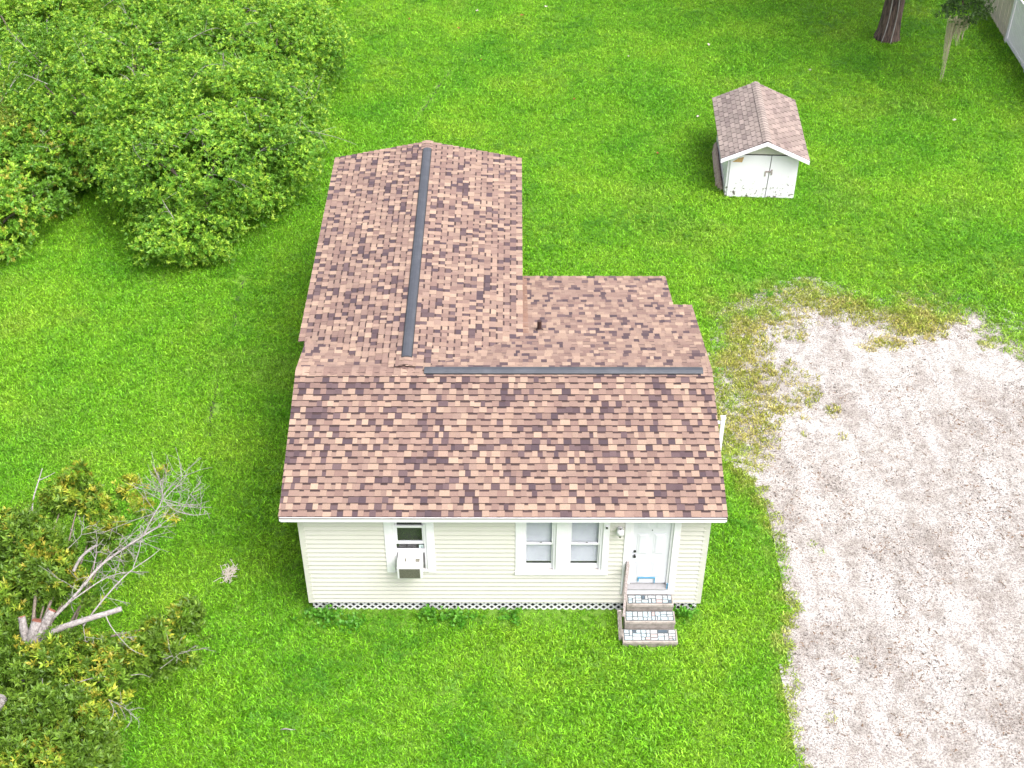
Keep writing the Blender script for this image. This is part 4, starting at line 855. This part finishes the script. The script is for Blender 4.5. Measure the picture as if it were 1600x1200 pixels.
dead = [
    ([(-8.695, -2.439, 2.280), (-8.209, -2.071, 2.580), (-7.872, -1.658, 2.780), (-7.803, -1.456, 2.880), (-7.513, -1.076, 2.880), (-7.278, -0.857, 2.880), (-7.036, -0.533, 2.880), (-6.784, -0.192, 2.780)], [.055, .05, .045, .04, .03, .022], 30, .55, .5),
    ([(-7.036, -0.533, 2.880), (-6.960, 0.010, 2.880), (-6.840, 0.423, 2.880), (-6.995, 0.851, 2.930), (-7.093, 1.118, 2.980)], [.025, .02, .017, .008], 28, .6, .6),
    ([(-6.840, 0.423, 2.880), (-6.639, 0.234, 2.780), (-6.258, 0.172, 2.680), (-5.901, 0.294, 2.630)], [.014, .012, .01, .005], 6, .5, .4),
    ([(-6.840, 0.423, 2.880), (-6.634, 0.707, 2.980), (-6.443, 1.014, 3.080)], [.014, .010, .004], 9, .55, .4),
    ([(-6.443, 0.217, 2.780), (-6.346, 0.534, 2.880), (-6.215, 0.852, 2.930)], [.010, .008, .004], 7, .5, .35),
    ([(-7.741, -2.664, 2.680), (-7.568, -2.320, 2.780), (-7.298, -1.858, 2.880), (-7.021, -1.497, 2.980), (-6.783, -1.300, 2.980), (-6.609, -1.017, 2.980)], [.028, .026, .022, .016, .008], 5, .4, .4),
    ([(-7.021, -1.497, 2.980), (-6.983, -1.181, 3.030), (-6.974, -0.894, 3.080), (-7.090, -0.467, 3.080)], [.014, .012, .010, .007], 3, .4, .3),
    ([(-8.126, -2.079, 2.680), (-7.846, -1.805, 2.730), (-7.567, -1.560, 2.780), (-7.215, -1.458, 2.830), (-6.749, -1.474, 2.830)], [.022, .02, .016, .012, .006], 6, .4, .4),
    ([(-8.347, -1.126, 2.480), (-8.219, -0.976, 2.680), (-8.064, -0.866, 2.780), (-7.914, -0.778, 2.830)], [.055, .05, .045, .045], 0, 0, 0),
    ([(-7.803, -1.456, 2.880), (-7.820, -1.140, 2.930), (-7.867, -0.801, 2.980)], [.014, .010, .005], 6, .5, .35),
    ([(-7.671, -1.292, 2.880), (-7.504, -1.086, 2.980), (-7.302, -0.847, 3.030)], [.012, .010, .005], 8, .55, .35),
    ([(-9.700, 0.366, 2.180), (-9.592, 0.425, 2.380), (-9.671, 0.747, 2.480), (-9.646, 1.075, 2.580), (-9.605, 1.491, 2.730)], [.035, .03, .026, .022, .016], 0, 0, 0),
    ([(-9.616, 1.250, 2.630), (-9.458, 1.294, 2.680), (-9.309, 1.376, 2.730)], [.018, .014, .008], 0, 0, 0),
    ([(-7.327, -2.547, 2.830), (-7.227, -2.705, 2.730), (-6.997, -2.910, 2.580), (-6.805, -3.066, 2.480), (-6.568, -3.103, 2.380)], [.020, .016, .012, .010, .005], 4, .4, .3),
    ([(-7.784, -2.505, 2.780), (-7.745, -2.687, 2.580), (-7.676, -2.904, 2.480), (-7.652, -2.747, 2.380)], [.012, .010, .007, .004], 3, .4, .25),
    ([(-8.387, -2.536, 2.580), (-8.213, -2.838, 2.580), (-8.155, -3.010, 2.480), (-8.206, -3.121, 2.380)], [.012, .010, .007, .004], 0, 0, 0),
    ([(-7.922, -3.812, 2.380), (-7.635, -3.818, 2.480), (-7.411, -3.704, 2.480), (-7.134, -3.661, 2.480)], [.018, .016, .012, .008], 0, 0, 0),
    ([(-6.997, -4.090, 2.380), (-6.866, -4.249, 2.280), (-6.952, -4.449, 2.180), (-7.103, -4.753, 2.080)], [.012, .011, .009, .006], 0, 0, 0),
    ([(-6.971, -4.104, 2.380), (-6.738, -4.227, 2.380), (-6.550, -4.364, 2.380), (-6.517, -4.494, 2.280)], [.011, .010, .008, .004], 5, .5, .25),
    ([(-6.866, -4.249, 2.280), (-6.775, -4.390, 2.230)], [.009, .004], 0, 0, 0),
    ([(-8.347, -3.551, 2.280), (-8.302, -3.759, 2.180), (-8.334, -3.937, 2.080)], [.010, .008, .004], 0, 0, 0),
    ([(-6.786, -3.398, 2.180), (-6.594, -3.369, 2.180), (-6.455, -3.402, 2.130)], [.010, .008, .004], 0, 0, 0),
    ([(-8.680, -0.493, 2.380), (-8.522, -0.380, 2.480), (-8.378, -0.265, 2.580), (-8.429, -0.068, 2.630)], [.012, .010, .008, .004], 5, .5, .3),
    ([(-6.356, -3.094, 1.980), (-6.130, -2.951, 2.080), (-5.967, -2.852, 2.180)], [.010, .008, .004], 5, .5, .35),
]
for P, r, n_, sp, ln in dead:
    P = resample(P, 14); rr = np.interp(np.linspace(0, 1, 14), np.linspace(0, 1, len(r)), r) * .62
    tubes('dead_branch', [(P - tb, rr)] + (twig_fan(P, n_, sp, ln, .0055) if n_ else []), M['deadwood'], tr, 6)
def lobe(x, y, z, r): return ((x, y, z), (r, r, r * 1.05))
main = [lobe(-9.601, -0.140, 2.168, 0.750), (lobe(-8.899, -1.003, 2.292, 0.589)), lobe(-9.605, -1.322, 2.084, 0.643), lobe(-10.245, 0.221, 2.108, 0.482), lobe(-8.166, -3.035, 2.076, 0.696), lobe(-8.837, -3.251, 1.992, 0.589), lobe(-7.401, -3.102, 1.992, 0.589), lobe(-6.832, -2.727, 2.022, 0.386), lobe(-6.517, -2.428, 2.132, 0.321),
        lobe(-7.833, -4.456, 2.159, 0.804), lobe(-8.470, -4.792, 2.176, 0.696), lobe(-7.297, -4.033, 2.003, 0.514), lobe(-7.407, -5.246, 2.168, 0.750), lobe(-8.213, -5.503, 2.168, 0.750), lobe(-7.103, -4.846, 2.016, 0.429), lobe(-9.389, -2.107, 1.808, 0.482), lobe(-7.812, -5.695, 2.251, 0.857)]
light = [lobe(-8.890, 1.319, 2.306, 0.493), lobe(-9.225, 1.136, 2.222, 0.386), lobe(-8.469, 0.957, 2.122, 0.386), lobe(-8.031, 0.412, 2.041, 0.257), lobe(-8.293, 0.327, 1.938, 0.279), lobe(-6.069, -1.928, 2.132, 0.321), lobe(-6.146, -2.645, 1.945, 0.236), lobe(-6.275, -2.866, 1.848, 0.214)]
sparse = [lobe(-7.824, 1.424, 2.232, 0.321), lobe(-7.436, 0.859, 2.235, 0.300), lobe(-6.682, 0.288, 2.558, 0.150), lobe(-7.090, 1.280, 2.854, 0.171), lobe(-5.848, -2.715, 1.848, 0.214), lobe(-7.704, -0.570, 2.238, 0.279), lobe(-5.718, -2.266, 2.058, 0.150), lobe(-8.195, -1.237, 2.138, 0.279), lobe(-7.890, -1.724, 2.148, 0.214), lobe(-6.523, -2.942, 1.841, 0.257), lobe(-8.744, -0.306, 2.145, 0.236), lobe(-6.770, -3.821, 2.058, 0.150)]
Cl, Dl, Kl, Yl = [], [], [], []
for lob, pm, hole, yf in ((main, 235, .455, .30), (light, 225, .42, .42), (sparse, 80, .44, .6)):
    c_, d_ = lobes_sample(lob, pm, depth=.6, hole=hole, seed=13., zmin=.3, hf=1.9, bumpy=.45); Cl.append(c_); Dl.append(d_); Yl.append(np.full(len(c_), yf))
Cl, Dl, Yl = np.concatenate(Cl), np.concatenate(Dl), np.concatenate(Yl)
f = fbm(Cl * 1.4, 3); TG = np.array([(.100, .190, .018), (.125, .225, .022), (.075, .150, .014), (.150, .255, .026)]); TY = np.array([(.34, .43, .04), (.40, .42, .045), (.28, .40, .038), (.42, .375, .045)])
col = TG[rng.integers(4, size=len(Cl))] * (.8 + .5 * f)[:, None]; yg = rng.random(len(Cl)) < Yl * sstep(.40, .56, f) * (Dl[:, 2] > 0.05) * 1.5; col[yg] = TY[rng.integers(4, size=yg.sum())] * rng.uniform(.7, 1.1, (yg.sum(), 1))
Dd = Dl / np.linalg.norm(Dl, axis=1)[:, None] * .8 + (0, 0, 1.0) + rng.normal(0, .35, Dl.shape)
link('crown', leaves_mesh('crown', Cl - tb, Dd, .108 * rng.uniform(.75, 1.3, len(Cl)), 7, col, .28), M['leaf'], tr)
for lob in (main[:12], light):
    for (c, r) in lob:
        c = np.array(c); s0 = np.array((-9.0, -3.5, 1.4)) if rng.random() < .6 else np.array((-8.75, -2.95, 2.2)); P = resample([s0, (s0 + c) / 2 + (0, 0, -.35) + rng.normal(0, .15, 3), c - (0, 0, .15)], 10)
        tube('branch', P - tb, np.linspace(.04, .010, 10), M['twig'], tr, 6)

# ---------------------------------------------------------------- tall tree at top right, with hanging moss
ot = tag(empty('tall_tree', (*gp(13.95, 27.6), 0)), 'tall dark barked tree trunk with pale vines beside the fence', 'tree'); ob = np.array((13.95, 27.6, 0))
hz = np.array([0, .12, .35, .8, 1.5, 3, 5, 7.5, 10]); tube('trunk', np.stack([.02 * hz, -.01 * hz, hz], -1), [.52, .46, .40, .365, .35, .34, .32, .27, .18], M['bark'], ot, 18, .045)
for a0, wob in ((-2.2, .10), (-1.55, .16)):
    zz = np.linspace(0.02, 6, 40); rr = np.interp(zz, hz, [.52, .46, .40, .365, .35, .34, .32, .27, .18]) + .015; aa = a0 + wob * np.sin(zz * 1.7) + .05 * zz
    tube('vine', np.stack([rr * np.cos(aa) + .02 * zz, rr * np.sin(aa) - .01 * zz, zz], -1), .022, M['deadwood'], ot, 6)
bough = [[(14.1, 27.4, 6.5), (14.3, 25.5, 6.2), (14.6, 23.9, 5.0), (14.72, 22.6, 3.55)], [(14.1, 27.4, 7.5), (16.5, 26.0, 8.3), (18.5, 25.0, 8.6)], [(14.1, 27.5, 8), (13, 30, 9), (12, 32, 9.4)], [(14.1, 27.5, 7), (16.5, 29, 8), (19, 30.5, 8.5)], [(14.1, 27.5, 9), (14.5, 26.5, 10.5), (16, 24.5, 11)]]
for P in bough: tube('bough', resample(P, 12) - ob, np.linspace(.13, .03, 12), M['bark'], ot, 8)
lb = [((17.2, 25.2, 8.6), (2.9, 2.7, 1.5)), ((14.5, 27.5, 10.5), (3.0, 3.0, 2.0)), ((18.6, 29.5, 9.0), (2.8, 2.8, 1.7)), ((12.2, 31.5, 9.6), (2.6, 2.6, 1.6)), ((17.6, 22.2, 8.2), (2.4, 2.2, 1.3))]
c_, d_ = lobes_sample(lb, 65, seed=30., zmin=5, hf=.8); lb2 = [((14.75, 22.6, 3.40), (.75, .6, .40)), ((14.55, 23.1, 4.0), (.6, .6, .4)), ((15.3, 22.5, 3.5), (.4, .4, .3))]; c2, d2_ = lobes_sample(lb2, 120, seed=31., zmin=2)
c_, d_ = np.concatenate([c_, c2]), np.concatenate([d_, d2_]); OG = np.array([(.055, .105, .03), (.07, .125, .035), (.045, .085, .025)])
link('crown', leaves_mesh('crown', c_ - ob, d_ + rng.normal(0, .5, d_.shape) * 1.0, .13 * rng.uniform(.6, 1.2, len(c_)) * np.where(c_[:, 2] < 5, .6, 1.5), 6, OG[rng.integers(3, size=len(c_))], .4), M['leaf'], ot)
ms = tag(empty('hanging_moss', (*gp(14.72, 22.55), 3.1)), 'pale wisps of moss hanging from the bough in the top right', 'moss')
for i, (dx, dy, top, ln, wd) in enumerate(((-.25, 0, .0, 1.5, .07), (-.17, .05, .05, 2.4, .06), (-.05, -.05, 0, .75, .06), (.08, .02, .02, 1.15, .05), (.20, .05, .05, .85, .05), (.28, -.02, .08, .5, .04))):
    lines = []
    for j in range(16):
        l = ln * rng.uniform(.35, 1.0); zz = np.linspace(0, 1, 9); ox, oy = rng.normal(0, wd, 2)
        taper = (1 - .75 * zz); P = np.stack([dx + ox * taper + np.cumsum(rng.normal(0, .008, 9)), dy + oy * taper + np.cumsum(rng.normal(0, .008, 9)), top - l * zz], -1); lines.append((P, np.linspace(.014, .006, 9)))
    tubes('moss_strand', lines, M['moss'], ms, 4)

# ---------------------------------------------------------------- weeds at the foot of the lattice and small things on the lawn
def weed(x, y, n, rad, h, label):
    s = tag(empty('leafy_weed', (x, y, 0)), label, 'weed', 'weeds growing along the lattice skirt'); P = np.stack([rng.normal(0, rad, n), rng.normal(0, rad * .6, n), rng.uniform(.02, h, n)], -1)
    P[:, 1] = np.minimum(P[:, 1], .02 - y - .05) if y > -.3 else P[:, 1]
    col = np.array([(.08, .26, .02), (.11, .30, .025), (.09, .27, .025)])[rng.integers(3, size=n)]
    link('leaves', leaves_mesh('leaves', P, np.tile((0, 0, 1.), (n, 1)) + rng.normal(0, .3, (n, 3)), .085, 6, col, .5), M['leaf'], s)
weed(-3.75, -.22, 70, .20, .22, 'bushy dark weed at the left end of the lattice')
weed(-3.2, -.40, 45, .18, .14, 'low spreading weed in front of the lattice, second from its left end')
weed(-1.62, -.18, 40, .13, .26, 'weed climbing the lattice just right of the air conditioner')
weed(-1.0, -.28, 60, .22, .18, 'weed patch at the lattice between the two windows')
weed(.15, -.18, 26, .14, .12, 'small weed at the lattice under the double window')
weed(3.75, -.15, 46, .13, .20, 'tall grass clump at the wall right of the steps')
cl = tag(empty('moss_clump', (-6.0, 1.0, .03)), 'grey clump of fallen moss on the lawn left of the house', 'moss'); lines = []
for i in range(70):
    a = rng.normal(0, .055, 3) * (1, 2.0, .3); P = resample([a, a + rng.normal(0, .08, 3) * (1, 1, .4), a + rng.normal(0, .08, 3) * (1, 1, .4)], 6); P[:, 2] = np.abs(P[:, 2]) + .045; lines.append((P, .006))
tubes('strand', lines, M['pale_litter'], cl, 4)
def dead_leaf(x0, y0, s, mat, label, cat='leaf'):
    p = (x0, y0, .07); s *= .62; mb = MB(); n = 7; a0 = random.random() * 6.28
    for q in range(3):
        cx, cy = random.uniform(-s, s) * .5, random.uniform(-s, s) * .4; a = a0 + q * 1.9; P = []
        for i in range(n):
            t = 2 * math.pi * i / n; r = s * (.6 + .4 * abs(math.cos(t))) * random.uniform(.7, 1.1); x, y = r * math.cos(t), r * .5 * math.sin(t); P.append((cx + x * math.cos(a) - y * math.sin(a), cy + x * math.sin(a) + y * math.cos(a), .02 + .02 * math.cos(t * 2 + q)))
        P2 = [(x, y, z + .004) for x, y, z in P]
        mb.poly(P + P2, [tuple(range(n))[::-1], tuple(range(n, 2 * n))] + [(i, (i + 1) % n, n + (i + 1) % n, n + i) for i in range(n)])
    o = mb.build('fallen_leaf', mat); o.location = p; tag(o, label, cat)
for (u, v, s, m_, lb_) in ((-1.90, 28.05, .10, 'litter', 'rusty fallen leaf on the far lawn beyond the wing ridge'), (-1.24, 29.55, .11, 'pale_litter', 'pale fallen leaf near the top edge, left of the other pale one'), (1.39, 29.90, .12, 'pale_litter', 'pale curled leaf near the top edge, above the far lawn'),
                       (0.46, 29.16, .13, 'litter', 'scattered brown leaves near the top edge between two pale leaves'), (-0.99, 25.45, .07, 'litter', 'small brown leaf on the far lawn right of the wheel rut'), (2.24, 22.55, .08, 'litter', 'orange brown leaf on the lawn behind the house, left of the shed'), (4.28, 25.76, .06, 'pale_litter', 'small whitish leaf on the open lawn left of the shed'),
                       (7.27, 26.69, .11, 'pale_litter', 'pale crumpled leaf on the lawn beyond the shed roof'), (6.30, 21.36, .10, 'pale_litter', 'pale scrap of leaf on the grass just left of the shed'), (10.59, 24.69, .09, 'pale_litter', 'whitish leaf on the grass behind the shed, to its right'), (14.81, 21.11, .12, 'pale_litter', 'pale leaf on the shaded grass below the hanging moss'),
                       (-3.75, 28.82, .08, 'litter', 'little brown leaf near the top edge above the shrubs'), (4.78, 18.93, .09, 'litter', 'brown leaf on the lawn left of the shed door')): dead_leaf(u, v, s, M[m_], lb_)
stk = (-4.193, -3.066, 0.060); o = tube('fallen_stick', np.array([(-.14, .0, .02), (-.04, .012, .035), (.06, -.008, .03), (.14, .004, .02)]), [.010, .012, .011, .007], M['deadwood']); o.location = stk; tag(o, 'short pale stick on the front lawn below the left window', 'stick')
